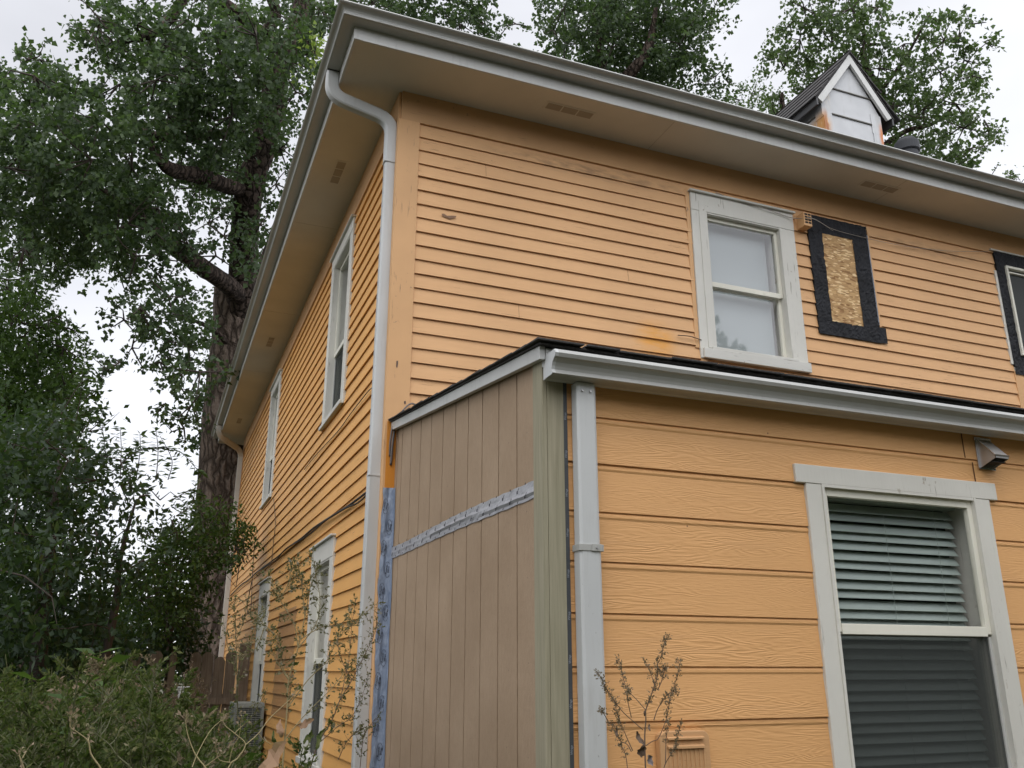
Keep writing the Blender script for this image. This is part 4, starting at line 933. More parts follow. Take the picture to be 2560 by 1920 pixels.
# ================================================================== trees
def sprigs(blobs, leaf_l, cov, per=12, spread=.22, droop=.5, shell=.62, area_k=.42):
    """blobs: (centre, radius across, radius deep, radius up, weight) -> leaf base points, directions, twig start points"""
    Cs, Ds, tw = [], [], []
    for (c, rx, ry, rz_, wgt) in blobs:
        n = int(cov*wgt*math.pi*rx*rz_/(leaf_l*leaf_l*area_k)); ns = max(3, n//per)
        d = rng.normal(size=(ns, 3)); d /= np.linalg.norm(d, axis=1)[:, None]; r = rng.random(ns)**(1/3.)*(1-shell)+shell*rng.random(ns)**.35
        lump = 1+.22*np.sin(d[:, 0]*5+c[0]*3)*np.cos(d[:, 2]*4+c[2]*2)
        q = d*(r*lump)[:, None]; base = np.array(c)+ _r*(q[:, :1]*rx) + np.array([_f[0], _f[1], 0])/.95*(q[:, 1:2]*ry) + np.array([0, 0, 1.])*(q[:, 2:]*rz_)
        td = q/ (np.linalg.norm(q, axis=1)[:, None]+1e-6)*.8 + rng.normal(0, .5, (ns, 3)) + np.array([0, 0, -droop*.4]); td /= np.linalg.norm(td, axis=1)[:, None]
        k_ = per; t = rng.random((ns, k_))*spread*1.6
        pts = base[:, None, :] + td[:, None, :]*t[:, :, None] + rng.normal(0, spread*.28, (ns, k_, 3))
        dirs = rng.normal(0, 1, (ns, k_, 3)) + td[:, None, :]*.6 + np.array([0, 0, -droop])
        Cs.append(pts.reshape(-1, 3)); Ds.append(dirs.reshape(-1, 3)); tw.append((np.array(c), base, td))
    return np.concatenate(Cs), np.concatenate(Ds), tw
def B(u, v, r, dist, rv=None, dd=0, w_=1., deep=1.1):
    c = at(u, v, dist+dd); k_ = (dist+dd)/FPX; return (c, r*k_, r*k_*deep, (rv or r)*k_, w_)
def tree(name, label, base, trunk_paths, blobs, leaf_l, leaf_mat_, cov=2.2, per=12, spread=.22, droop=.6, cat='tree', bmat=None, wl=.92, tip=.72, twig_r=.010, ntw=5, extra=None, lim_n=12):
    root = empty(name, base); tag(root, label, cat)
    def par(o): o.parent = root; o.matrix_parent_inverse = Matrix.Translation(-root.location); return o
    mb = MB()
    for pts, rad in trunk_paths[:1]: mb.tube(catm(pts, 6), np.interp(np.linspace(0, 1, (len(pts)-1)*6+1), np.linspace(0, 1, len(rad)), rad).tolist(), 26, jit=.035)
    par(mb.build('trunk', bmat or M['bark'], None, smooth=True))
    for pts, rad in trunk_paths[1:]:
        rad = [x*.86 for x in rad]
        mb = MB(); mb.tube(catm(pts, 5), np.interp(np.linspace(0, 1, (len(pts)-1)*5+1), np.linspace(0, 1, len(rad)), rad).tolist(), lim_n, jit=.06)
        par(mb.build('limb', (bmat or M['bark_dark']) if rad[0] > .05 else M['bark_thin'], None, smooth=True))
    C, D, tw = sprigs(blobs, leaf_l, cov, per, spread, droop)
    n = len(C); nor = rng.normal(size=(n, 3)) + np.array([0, 0, .5]); sz = rng.uniform(.62, 1.12, n)*leaf_l
    mb = MB()
    for c, base_, td in tw:
        ids = rng.choice(len(base_), min(ntw, len(base_)), replace=False)
        for i in ids:
            p = base_[i]+td[i]*.25; mid = (c+p)/2+rng.normal(0, .08, 3)+np.array([0, 0, -.05]); mb.tube([c, mid, p], [twig_r*1.6, twig_r, twig_r*.4], 5, cap=False)
    par(leaf_mesh('crown', C, D, nor, sz, sz*wl, [leaf_mat_, M['bark_thin']], None, .12, tip, extra=mb))
    if extra: extra(root, par)
    return root
def catm(pts, n):
    P = [np.array(p, float) for p in pts]; out = []
    for i in range(len(P)-1):
        p0 = P[max(i-1, 0)]; p1 = P[i]; p2 = P[i+1]; p3 = P[min(i+2, len(P)-1)]
        for t in np.linspace(0, 1, n, endpoint=False): out.append(.5*((2*p1)+(-p0+p2)*t+(2*p0-5*p1+4*p2-p3)*t*t+(-p0+3*p1-3*p2+p3)*t**3))
    out.append(P[-1]); return out
# big cottonwood behind the far corner
D1 = 17.5
base = at(585, 1640, 18.6); bx_, by_ = base[0], base[1]
def T1(u, v, d=D1): return at(u, v, d)
g0 = (bx_, by_, -.2)
trunk = ([g0, (bx_, by_, .6), at(583, 1500, 18.6), at(590, 1250, 18.9), at(597, 1050, 19.0), at(600, 850, 19.2), at(600, 720, 19.3)], [.98, .86, .80, .78, .72, .56, .50])
trunk2 = ([at(600, 860, 19.2), at(605, 720, 18.8), at(612, 600, 18.4), at(622, 480, 18.0), at(655, 370, 18.0), at(683, 260, 18.0), at(688, 190, 18.0), at(740, 90, 18.5), at(760, -60, 19)], [.36, .34, .32, .31, .29, .26, .24, .22, .17])
limbs = [
 ([at(610, 860, 19.3), at(660, 700, 19.8), at(705, 560, 20.2), at(760, 400, 20.6), at(800, 250, 21)], [.30, .26, .22, .16, .1]),
 ([at(592, 735, 18.6), at(560, 705, 18.0), at(500, 665, 17.3), at(430, 615, 16.6), at(375, 572, 16.0), at(330, 520, 16.), at(250, 470, 16.2), at(190, 430, 16.4)], [.23, .20, .19, .16, .11, .07, .035, .008]),
 ([at(612, 475, 18), at(560, 462, 17.4), at(500, 440, 16.8), at(430, 424, 16.2), at(398, 396, 15.9), at(365, 345, 16.2), at(300, 300, 16.6), at(240, 280, 16.8)], [.19, .17, .165, .14, .10, .07, .035, .008]),
 ([at(620, 340, 18.5), at(540, 335, 18.5), at(450, 345, 18.4), at(370, 335, 18.3), at(320, 300, 18.3)], [.12, .11, .12, .10, .05]),
 ([at(700, 140, 18.4), at(620, 60, 18.0), at(560, 10, 17.8), at(480, -20, 17.5), at(430, 40, 17.2), at(385, 85, 17.0), at(300, 105, 16.7), at(270, 112, 16.6)], [.20, .16, .13, .11, .10, .08, .05, .03]),
 ([at(385, 85, 17), at(368, 130, 17), at(358, 165, 17)], [.06, .04, .025]),
 ([at(770, 140, 19), at(768, 40, 19), at(775, -40, 19)], [.2, .18, .14]),
 ([at(690, 200, 18), at(640, 120, 18), at(690, 40, 18), at(660, -40, 18)], [.12, .12, .12, .1]),
 ([at(605, 900, 19), at(540, 830, 18.5), at(480, 800, 18), at(420, 790, 17.5)], [.08, .06, .04, .02]),
]
def fringe(lst): return lst
b1 = []
main = [(125,300,120),(60,300,90),(20,420,110),(120,430,140),(230,400,110),(60,540,110),(190,520,130),(300,500,110),(330,420,80),(250,300,85),(320,560,80),(245,600,75),(150,610,80),(60,620,50),(340,640,50),(300,690,45),(395,520,60),(10,200,45),(70,150,28),(85,190,40),(125,200,30),(180,250,45),
 (250,50,60),(300,120,75),(235,80,40),(340,60,80),(410,110,90),(470,50,90),(560,70,90),(390,200,80),(470,170,90),(560,180,100),(640,90,90),(720,50,80),(800,20,60),(640,200,90),(720,150,70),(500,270,90),(420,290,80),(580,290,90),(660,300,75),(740,230,60),(360,270,55),(300,210,45),(540,370,80),(460,380,70),(620,400,70),(700,370,60),(480,460,60),(560,450,60),(690,460,50),(650,560,50),
 (440,540,45),(520,560,55),(470,610,50),(540,640,40),(420,650,40),(640,660,40),(560,590,45),(400,690,35),(440,710,30)]
keep = [[(690,180),(655,370),(622,480),(612,600),(600,720),(600,900)], [(590,735),(500,665),(430,610)], [(610,475),(500,440),(430,424)]]
def near_limb(u, v):
    best = 1e9
    for pl in keep:
        for (a0, b0), (a1, b1_) in zip(pl[:-1], pl[1:]):
            t = max(0, min(1, ((u-a0)*(a1-a0)+(v-b0)*(b1_-b0))/((a1-a0)**2+(b1_-b0)**2))); best = min(best, math.hypot(u-a0-t*(a1-a0), v-b0-t*(b1_-b0)))
    return best
for u, v, r in main: b1.append(B(u, v, r, 21. if near_limb(u, v) < r*.45 else 16.2, dd=random.uniform(-1.2, 1.8), w_=.6 if (v < 140 and u < 640) else 1.))
for u, v, r in main[:50:2]: b1.append(B(u+random.uniform(-30, 30), v+random.uniform(-10, 30), r, 18.5, dd=random.uniform(-.4, 1.5), w_=.8))
for u, v, r in [(420,740,50),(350,770,45),(310,800,35),(470,790,50),(400,820,45),(540,760,45),(470,860,55),(540,860,50),(410,880,35),(330,870,30),(300,905,24),(275,905,18),(500,930,50),(570,940,40),(440,950,35),(480,1010,40),(540,1020,45),(410,1010,20),(500,1080,32),(545,1110,30),(400,905,22),(460,1070,16),(520,1150,16),(590,820,30),(600,900,26)]:
    b1.append(B(u, v, r, 20.5 if (u > 535 or (u >= 500 and v > 980)) else 15.0, dd=random.uniform(-.8, 1.6), w_=1.25))
for u, v, r in [(860,-10,60),(930,10,70),(1010,30,75),(1090,20,70),(1150,60,60),(1210,60,50),(1250,90,36),(1290,60,18),(1180,10,50),(1090,90,40),(1000,-40,90)]:
    b1.append(B(u, v, r, 21, dd=random.uniform(-.5, 1.), w_=1.))
def yel(root, par):
    C, D, _ = sprigs([B(795, 125, 24, 16), B(785, 155, 28, 16, w_=.9), B(808, 110, 14, 16)], .085, 1.7, 10, .18, .6)
    n = len(C); par(leaf_mesh('yellow_leaves', C, D, rng.normal(size=(n, 3)), .085, .08, M['leaf_yellow'], None, .12, .72))
tree('cottonwood_tree', 'huge cottonwood with thick furrowed trunk behind the far corner of the house', (bx_, by_, 0), [trunk, trunk2]+limbs, b1, .096, M['leaf_cotton'], cov=2.2, per=18, spread=.18, extra=yel)
# tree behind the roof, middle
D2 = 25.; b2s = []
for u, v, r in [(1410,20,60),(1480,30,90),(1570,30,100),(1670,30,90),(1750,20,60),(1780,30,40),(1400,80,45),(1450,110,70),(1530,120,90),(1630,120,90),(1700,110,70),(1480,190,60),(1560,200,80),(1640,210,80),(1710,210,60),(1460,260,40),(1600,280,70),(1690,290,60),(1750,300,45),(1780,260,35),(1800,330,35),(1770,210,30),(1740,160,40),(1410,140,25),(1380,75,22),(1815,200,16),(1790,190,18),(1660,350,60),(1560,-60,110)]:
    b2s.append(B(u, v, r, D2, dd=random.uniform(-1.2, 1.2)))
    if r > 55: b2s.append(B(u, v, r*.9, D2+2.5, w_=.8))
p2 = at(1500, 420, D2)
tree('cottonwood_tree', 'dark cottonwood rising behind the middle of the roof', (p2[0], p2[1], 0), [([(p2[0], p2[1], -.2), (p2[0], p2[1], 4), tuple(p2), at(1500, 300, D2), at(1530, 235, D2)], [.7, .6, .42, .36, .26]),
   ([at(1500, 300, D2), at(1440, 250, D2-1), at(1430, 200, D2-1)], [.22, .14, .06]), ([at(1530, 235, D2), at(1570, 190, D2-.6), at(1620, 120, D2-.4), at(1640, 20, D2)], [.26, .2, .14, .06]), ([at(1530, 240, D2), at(1500, 150, D2), at(1500, 40, D2)], [.2, .12, .06])],
   b2s, .12, M['leaf_cotton'], cov=1.9, per=16, spread=.26, ntw=4)
# light tree behind the chimney
D3 = 27.; b3s = []
for u, v, r in [(2010,20,40),(2050,40,60),(2130,20,70),(2190,20,45),(2000,100,60),(1975,60,30),(2080,110,80),(2160,110,70),(1960,170,40),(2020,190,70),(2110,200,80),(2200,170,60),(1930,150,22),(1990,250,55),(2060,270,70),(1940,290,45),(2000,330,60),(2080,350,60),
  (2260,110,50),(2310,90,50),(2360,100,45),(2400,90,30),(2270,190,75),(2350,180,70),(2410,150,40),(2430,190,30),(2230,270,70),(2310,270,80),(2390,260,50),(2200,340,60),(2290,350,80),(2370,340,65),(2410,320,40),(2460,300,20),(2430,370,40),(2350,410,55),(2430,420,32),(2470,350,18),(2460,105,10),(2430,60,14),(2320,40,12),(2100,-30,50),(2400,430,36)]:
    b3s.append(B(u, v, r, D3, dd=random.uniform(-1.5, 1.5), w_=.85))
p3 = at(2150, 480, D3)
tree('cottonwood_tree', 'pale green cottonwood behind the chimney and vent pipe at the right', (p3[0], p3[1], 0), [([(p3[0], p3[1], -.2), (p3[0], p3[1], 4), tuple(p3), at(2170, 400, D3), at(2150, 330, D3)], [.6, .5, .34, .3, .24]),
   ([at(2160, 350, D3), at(2195, 290, D3), at(2200, 230, D3), at(2170, 180, D3), at(2160, 120, D3), at(2200, 110, D3)], [.24, .20, .16, .12, .08, .03]),
   ([at(2150, 420, D3), at(2010, 330, D3-1), at(1960, 280, D3-1), at(1955, 230, D3-1)], [.2, .16, .11, .04]), ([at(2160, 400, D3), at(2260, 330, D3), at(2330, 310, D3), at(2380, 270, D3)], [.10, .08, .06, .03]),
   ([at(2200, 230, D3), at(2260, 150, D3), at(2300, 80, D3), at(2330, 30, D3)], [.08, .05, .03, .01]), ([at(2400, 190, D3), at(2430, 140, D3), at(2470, 105, D3)], [.03, .02, .01])],
   b3s, .118, M['leaf_far'], cov=1.75, per=20, spread=.24, ntw=6, twig_r=.012)
# small one between them, and a sprig at the far right
b4 = [B(u, v, r, 34, dd=random.uniform(-1, 1)) for u, v, r in [(1830,290,40),(1880,270,45),(1880,235,30),(1920,300,40),(1850,250,25),(1800,320,40),(1860,330,50),(1770,350,50)]]
p4 = at(1860, 420, 34); tree('cottonwood_tree', 'small distant tree showing between the two big ones above the roof', (p4[0], p4[1], 0), [([(p4[0], p4[1], -.2), tuple(p4), at(1870, 300, 34)], [.4, .25, .1])], b4, .12, M['leaf_far'], cov=1.5, per=11, spread=.3)
b5 = [B(u, v, r, 36) for u, v, r in [(2540,438,14),(2525,440,9),(2480,436,7),(2550,460,30)]]
p5 = at(2540, 560, 36); tree('cottonwood_tree', 'tip of a far tree just above the gutter at the right edge', (p5[0], p5[1], 0), [([(p5[0], p5[1], -.2), tuple(p5), at(2540, 470, 36)], [.3, .15, .05])], b5, .12, M['leaf_far'], cov=1.4, per=9, spread=.25)
# bright green tree at the left edge
b6 = [B(u, v, r, 19, dd=random.uniform(-1, 1.5)) for u, v, r in [(150,850,40),(170,820,22),(130,760,20),(175,900,40),(160,960,50),(190,960,28),(60,840,70),(100,980,70),(-20,1100,110),(80,1080,90),(150,1000,60),(20,700,45),(20,720,50),(60,740,45),(90,720,22),(30,800,70),(90,820,55),(120,800,25),(40,880,80),(110,890,60),(160,870,25),(60,960,90),(140,950,55),(180,930,25),(100,1030,90),(20,1050,90),(150,1030,50),(195,1000,20),(-60,800,90),(-60,950,100)]]
p6 = at(-20, 1300, 19); tree('locust_tree', 'bright green fine leaved tree at the left edge under the cottonwood', (p6[0], p6[1], 0), [([(p6[0], p6[1], -.2), at(-10, 1200, 19), at(10, 1050, 19), at(20, 950, 19)], [.3, .2, .10, .03])], b6, .13, M['leaf_bright'], cov=4.2, per=16, spread=.2, wl=.45, tip=.55, droop=.3)
# dark shrub in front, left
D7 = 9.5; b7 = []
for u, v, r in [(30,1110,90),(110,1120,80),(170,1150,70),(60,1220,100),(160,1230,80),(30,1330,110),(130,1340,90),(60,1440,110),(170,1440,80),(40,1550,120),(140,1560,100),(-60,1300,140),(-60,1500,140),(60,1650,110),(170,1650,90),(230,1560,70)]:
    b7.append(B(u, v, r, D7, dd=random.uniform(-1.4, 1.2)))
    b7.append(B(u, v, r, D7+2, dd=random.uniform(-.5, 1)))
for u, v, r in [(240,1200,50),(300,1210,45),(350,1240,50),(270,1270,50),(330,1310,45),(240,1330,40),(400,1250,40),(430,1300,35),(290,1380,55),(360,1400,50),(240,1440,45),(300,1490,60),(370,1500,60),(430,1470,50),(440,1540,50),(470,1600,40),(380,1590,60),(220,1080,30),(180,1060,30),(200,1120,40),(300,1150,25),(340,1180,30),(250,1150,25),(400,1560,60)]:
    b7.append(B(u, v, r, 13.6 if v > 1450 else 10.5, dd=random.uniform(0, 1.2) if v > 1450 else random.uniform(-1.2, 1.5), w_=.8 if v < 1380 else 1.2))
for u, v, r in [(230,1660,80),(330,1640,70),(420,1620,55),(470,1640,40),(120,1700,80),(20,1720,80),(400,1540,70),(330,1590,60),(470,1560,35)]: b7.append(B(u, v, r, 13.5, w_=1.3))
p7 = at(120, 1700, 10)
shoots = []
def shoot_list():
    S = [[(270,1190),(262,1120),(255,1060)],[(300,1200),(303,1120),(300,1068)],[(340,1200),(350,1130),(350,1085)],[(390,1200),(395,1130),(390,1075)],[(280,1180),(340,1130),(400,1118),(450,1130),(490,1170),(505,1182)],[(180,1090),(200,1000),(207,920)],[(180,1120),(220,1060),(245,1050)],[(200,1040),(240,1020),(255,1019)],[(430,1250),(480,1225),(505,1240)],[(440,1290),(480,1260),(490,1205)],[(150,1040),(200,960),(230,945)],[(210,1000),(235,975),(240,985)],
         [(330,1220),(310,1150),(265,1110)],[(420,1200),(430,1150),(400,1090)]]
    return S
def shoots_extra(root, par):
    mb = MB(); C, D = [], []
    for s in shoot_list():
        P = catm([at(u, v, 10.2+random.uniform(-.8, .8)*0+i*.02) for i, (u, v) in enumerate(s)], 8); mb.tube(P, [.006*(1-i/len(P)*.6) for i in range(len(P))], 5, cap=False)
        for i in range(1, len(P)):
            t = P[i]-P[i-1]; t /= np.linalg.norm(t)
            for sgn in (1, -1):
                dv = t*.35 + _r*sgn*random.uniform(.4, 1) + np.array([0, 0, -.25]) + rng.normal(0, .2, 3); C.append(P[i]); D.append(dv)
    par(mb.build('shoots', M['bark_thin'], None)); C = np.array(C); D = np.array(D); n = len(C); sz = rng.uniform(.06, .10, n)
    par(leaf_mesh('shoot_leaves', C, D, rng.normal(0, .5, (n, 3))+np.array([0, -.5, .8]), sz, sz*.36, M['leaf_elm'], None, .1, .55))
tree('leafy_shrub', 'dark dense shrub with arching leafy shoots at the left', (p7[0], p7[1], 0), [([(p7[0], p7[1], -.1), at(110, 1500, 10), at(130, 1300, 10), at(150, 1150, 10)], [.09, .07, .05, .02]), ([(p7[0]+.3, p7[1], -.1), at(280, 1560, 10.5), at(300, 1400, 10.5), at(340, 1250, 10.5)], [.07, .05, .03, .012])],
     b7, .098, M['leaf_dark'], cov=2.9, per=12, spread=.2, wl=.48, tip=.55, cat='shrub', droop=.4, extra=shoots_extra, ntw=2, bmat=M['bark_thin'], twig_r=.005)
# elm branch reaching across the trunk
b8 = []
for u, v, r in [(390,1370,55),(380,1440,55),(440,1400,55),(350,1500,60),(420,1540,50),(470,1340,45),(520,1300,40),(560,1310,42),(600,1320,28),(500,1350,50),(555,1360,45),(600,1345,26),(460,1380,50),(520,1410,45),(440,1330,45),(480,1450,45),(430,1420,55),(540,1290,28),(500,1275,22),(590,1370,22),(450,1500,45),(410,1480,50),(600,1400,14),(515,1265,14)]: b8.append(B(u, v, r, 12.2, dd=random.uniform(-.6, .6), w_=.95))
def elm_extra(root, par):
    mb = MB(); C, D = [], []
    for s in [[(560,1330),(610,1318),(638,1305)],[(560,1400),(600,1425),(640,1400),(655,1412)],[(550,1410),(590,1440),(620,1432)],[(400,1560),(450,1575),(500,1600)],[(380,1570),(420,1590),(455,1600)],[(520,1260),(540,1268),(550,1262)],[(540,1430),(570,1450),(590,1440)]]:
        P = catm([at(u, v, 11.9-.1*i) for i, (u, v) in enumerate(s)], 10); mb.tube(P, .004, 5, cap=False)
        for i in range(1, len(P)):
            for sgn in (1, -1): C.append(P[i]); D.append(_r*.3+np.array([0, 0, -.9 if sgn > 0 else .1])+rng.normal(0, .35, 3))
    par(mb.build('shoots', M['bark_thin'], None)); C = np.array(C); D = np.array(D); n = len(C); sz = rng.uniform(.055, .095, n)
    par(leaf_mesh('shoot_leaves', C, D, rng.normal(0, .6, (n, 3)), sz, sz*.5, M['leaf_elm'], None, .1, .6))
p8 = at(430, 1720, 13.5)
tree('elm_sapling', 'green elm sapling whose leaves cross the trunk and far downspout', (p8[0], p8[1], 0), [([(p8[0], p8[1], -.1), at(425, 1600, 13.4), at(430, 1480, 13.), at(470, 1380, 12.3), at(530, 1330, 12.1)], [.05, .04, .03, .02, .008])], b8, .072, M['leaf_elm'], cov=3.6, per=12, spread=.14, wl=.55, tip=.6, ntw=5, twig_r=.005)
# unseen trees added behind the camera to block low sky and mirror in panes
bb = []
for a in np.arange(95, 268, 5.5):
    az = R(a+random.uniform(-2, 2)); dd_ = random.uniform(17, 23); h_ = random.uniform(8.0, 10.0)*(1.12 if 130 < a < 160 else .95)
    c = np.array([CAM[0]+math.sin(az)*dd_, CAM[1]+math.cos(az)*dd_, 0])
    for z_ in np.arange(.6, h_, 1.5): bb.append((c+np.array([random.uniform(-.8, .8), random.uniform(-.8, .8), z_]), 1.9, 1.5, 1.6, 1.))
for z_, r_ in ((1, 2.2), (3, 2.4), (5, 2.2), (6.8, 1.8), (8.5, 1.5), (9.8, .9)): bb.append((np.array([12.6+random.uniform(-.4, .4), -14.5, z_]), r_, r_, 1.3, 1.1))
C, D, _ = sprigs(bb, .34, 4.6, 12, .6, .3, shell=.3); n = len(C)
tag(leaf_mesh('unseen_shade_trees', C, D, rng.normal(size=(n, 3)), .34, .28, M['leaf_cotton'], None), kind='stuff', label='unseen row of trees added behind the viewer to shade low sky, mirrored in the window panes', cat='trees')
# distant trees beyond the yard, one soft mass
b9 = []
for u in range(-200, 620, 45): b9.append(B(u, 1585+random.uniform(-25, 25), 55, 45, w_=1.))
for u in range(-200, 620, 60): b9.append(B(u, 1640, 60, 44, w_=1.))
C, D, _ = sprigs(b9, .3, 1.6, 10, .8, .3); n = len(C)
tag(leaf_mesh('distant_trees', C, D, rng.normal(size=(n, 3)), .3, .24, M['leaf_dark'], None), kind='stuff', label='dark distant trees beyond the fence', cat='trees')

# ================================================================== weeds
def vtop(u): return float(np.interp(u, [-400, 0, 60, 120, 200, 260, 330, 400, 470, 540, 600, 660, 760, 900], [1690, 1700, 1705, 1700, 1660, 1655, 1690, 1745, 1775, 1805, 1850, 1895, 1960, 2060]))
SV, SF = [], []; LC, LD, LL, LM = [], [], [], []
stm = MB(); cnt = 0
def project(p): d = np.array(p)-CAM; w_ = d@_f; return 1280+FPX*(d@_r)/w_, 960-FPX*(d@_u)/w_
tries = 0
while cnt < 760 and tries < 6000:
    tries += 1
    dist = 2.7+9.5*random.random()**1.2; ang = random.uniform(-.62, .16)
    # bearing measured from the camera's own heading
    hd = YAW+ang; x_ = CAM[0]+math.sin(hd)*dist; y_ = CAM[1]+math.cos(hd)*dist
    if x_ > -.22 or (y_ > 6.9): continue
    u, _v = project((x_, y_, 1.6))
    if u > 800 or u < -330: continue
    ztop = 1.6+dist*(1676-vtop(u))/FPX*1.03
    ztop = min(ztop, 1.75)*random.uniform(.80, 1.03)
    if ztop < .35: continue
    cnt += 1
    lean = rng.normal(0, .05, 2); base_ = np.array([x_, y_, 0.]); top = np.array([x_+lean[0]*3, y_+lean[1]*3, ztop])
    nb = 34 if dist < 6 else 20; z_lo = .35 if dist > 3 else .55
    stm.tube([base_, (base_+top)/2+np.append(rng.normal(0, .02, 2), 0), top], [.006, .004, .0015], 4, cap=False)
    hs = np.sort(rng.random(nb)**.75)
    dry = random.random() < (.05 if u < 250 else .20)
    for h_ in hs:
        z0_ = z_lo+(1-z_lo)*h_; p = base_+(top-base_)*z0_; az = random.uniform(0, 6.28); bl = (.34*(1-h_)+.07)*random.uniform(.6, 1.2)
        dr = np.array([math.cos(az)*.75, math.sin(az)*.75, .65]); q = p+dr*bl
        if dist < 7: stm.tube([p, q], [.002, .0007], 3, cap=False)
        nl = 24 if dist < 6 else 13
        t = rng.random(nl)[:, None]; pts = p+dr*bl*t; LC.append(pts); dd_ = rng.normal(0, .6, (nl, 3))+dr*.9+np.array([0, 0, .1]); LD.append(dd_)
        LL.append(rng.uniform(.010, .026, nl)*(1. if dist < 5 else 1.6)); LM.append(np.full(nl, 1 if dry else 0))
C = np.concatenate(LC); D = np.concatenate(LD); ln = np.concatenate(LL); mi = np.concatenate(LM)
wd_ = leaf_mesh('weed_thicket', C, D, rng.normal(size=C.shape), ln, ln*.38, [M['weed'], M['weed_dry']], None, .1, .5, mi); tag(wd_, kind='stuff', label='dense feathery green weeds filling the yard at the lower left', cat='weeds')
so_ = stm.build('weed_stems', M['stem_green'], None); tag(so_, kind='stuff', label='thin green stems inside the weed thicket', cat='weeds')
# broad leaved seedlings scattered through the thicket
BC_, BD_ = [], []
for _ in range(70):
    hd = YAW+random.uniform(-.60, .05); dist = random.uniform(3., 8.); x_ = CAM[0]+math.sin(hd)*dist; y_ = CAM[1]+math.cos(hd)*dist
    u, _v = project((x_, y_, 1.6))
    if x_ > -.3 or u > 620: continue
    zt_p = (1.6+dist*(1676-vtop(u))/FPX)*random.uniform(.88, 1.02)
    for h_ in np.linspace(.5, 1., 9):
        for a in (0, 3.14): an = a+h_*9; BC_.append((x_, y_, zt_p*h_)); BD_.append((math.cos(an), math.sin(an), .25))
BC_ = np.array(BC_); BD_ = np.array(BD_); sz = rng.uniform(.06, .12, len(BC_))
tag(leaf_mesh('broad_weeds', BC_, BD_, rng.normal(0, .3, BC_.shape)+np.array([0, 0, 1.]), sz, sz*.45, M['leaf_bright'], None, .12, .55), kind='stuff', label='broad leaved seedlings scattered through the weeds', cat='weeds')
# low ground cover under it
C = np.stack([rng.uniform(-9, -.2, 26000), rng.uniform(-5.5, 9, 26000), rng.uniform(0, .45, 26000)], 1); D = rng.normal(0, .5, (26000, 3))+np.array([0, 0, .8])
tag(leaf_mesh('ground_cover', C, D, rng.normal(size=C.shape), .09, .035, M['weed'], None, .1, .5), kind='stuff', label='low grass and ground cover beneath the weeds', cat='grass')

def seedy(name, label, cat, polylines, dist, r0, stem_m, bud_m, bud_n=10, bud_l=.008, tw_l=.03, start=.35, fluff=0, seedv=1, group=None, to_ground=True, leafs=None, bud_w=.6):
    """a twiggy plant: measured main stems plus side twigs carrying buds"""
    random.seed(seedv); r_ = np.random.default_rng(seedv)
    p0 = at(polylines[0][0][0], polylines[0][0][1], dist)
    root = empty(name, (p0[0], p0[1], 0)); tag(root, label, cat, group)
    def par(o): o.parent = root; o.matrix_parent_inverse = Matrix.Translation(-root.location); return o
    mb = MB(); tw = MB(); BC, BD, FC = [], [], []
    for li, pl in enumerate(polylines):
        P = catm([at(u, v, dist+(.0 if li == 0 else r_.uniform(-.05, .05)*0)+.015*math.sin(li*2.1)*k_) for k_, (u, v) in enumerate(pl)], 7)
        rad = [r0*(1. if li == 0 else .62)*(1-.72*i/len(P)) for i in range(len(P))]; mb.tube(P, rad, 6, cap=False)
        if li == 0 and to_ground: g_ = P[0]; mb.tube([(g_[0]+.02, g_[1], 0), (g_[0]+.01, g_[1], g_[2]*.5), tuple(g_)], [r0*1.5, r0*1.2, r0], 6, cap=False)
        for i in range(int(len(P)*start), len(P)):
            for _ in range(max(1, int(bud_n/7))):
                t = P[i]-P[i-1]; t /= np.linalg.norm(t); dv = t*.7+r_.normal(0, .7, 3); dv /= np.linalg.norm(dv); L_ = tw_l*r_.uniform(.4, 1.5); q = P[i]+dv*L_; tw.tube([P[i], q], [r0*.22, r0*.14], 3, cap=False)
                for _k in range(2 if bud_n < 14 else 4):
                    BC.append(P[i]+dv*L_*r_.uniform(.4, 1.)+r_.normal(0, .002, 3)); BD.append(dv+r_.normal(0, .6, 3))
                if fluff and r_.random() < fluff: FC.append(q)
    absorb(tw, (), [mb])
    C = np.array(BC); D = np.array(BD); n = len(C); par(leaf_mesh('stem', C, D, r_.normal(size=(n, 3)), r_.uniform(.7, 1.3, n)*bud_l, r_.uniform(.7, 1.3, n)*bud_l*bud_w, [bud_m, stem_m], None, .3, .5, extra=tw))
    if FC:
        F = np.repeat(np.array(FC), 16, 0); d_ = r_.normal(size=F.shape); par(leaf_mesh('seed_fluff', F, d_, r_.normal(size=F.shape), .012, .0016, M['fluff'], None))
    if leafs:
        for (u, v, L_, W_, ang, mat_) in leafs:
            c = at(u, v, dist); dv = _r*math.cos(R(ang))+np.array([0, 0, 1.])*math.sin(R(ang)); lm = MB(); sd_ = np.cross(dv, _f); sd_ /= np.linalg.norm(sd_); nn = 9; rows = []
            for i in range(nn+1):
                t = i/nn; w0 = W_*math.sin(math.pi*min(1, t*.93+.04))**.8*(1+.25*math.sin(i*2.3+u)); cc_ = c+dv*L_*t+_f*(.18*L_*math.sin(t*4+u))+sd_*(.06*L_*math.sin(t*7+v)); rows.append((cc_-sd_*w0/2-_f*w0*.25, cc_, cc_+sd_*w0/2-_f*w0*.35*math.sin(i+1.)))
            for i in range(nn):
                for j in range(2): lm.quad(rows[i][j], rows[i][j+1], rows[i+1][j+1], rows[i+1][j])
            par(lm.build('leaf', mat_, None, smooth=True))
    return root
def Z3(pts): return [(380+a/5.183, 1600+b/5.183) for a, b in pts]
def Z2(pts): return [(a/5.183, 1600+b/5.183) for a, b in pts]
def Zd(pts): return [(1300+a/5.53, 1620+b/5.53) for a, b in pts]
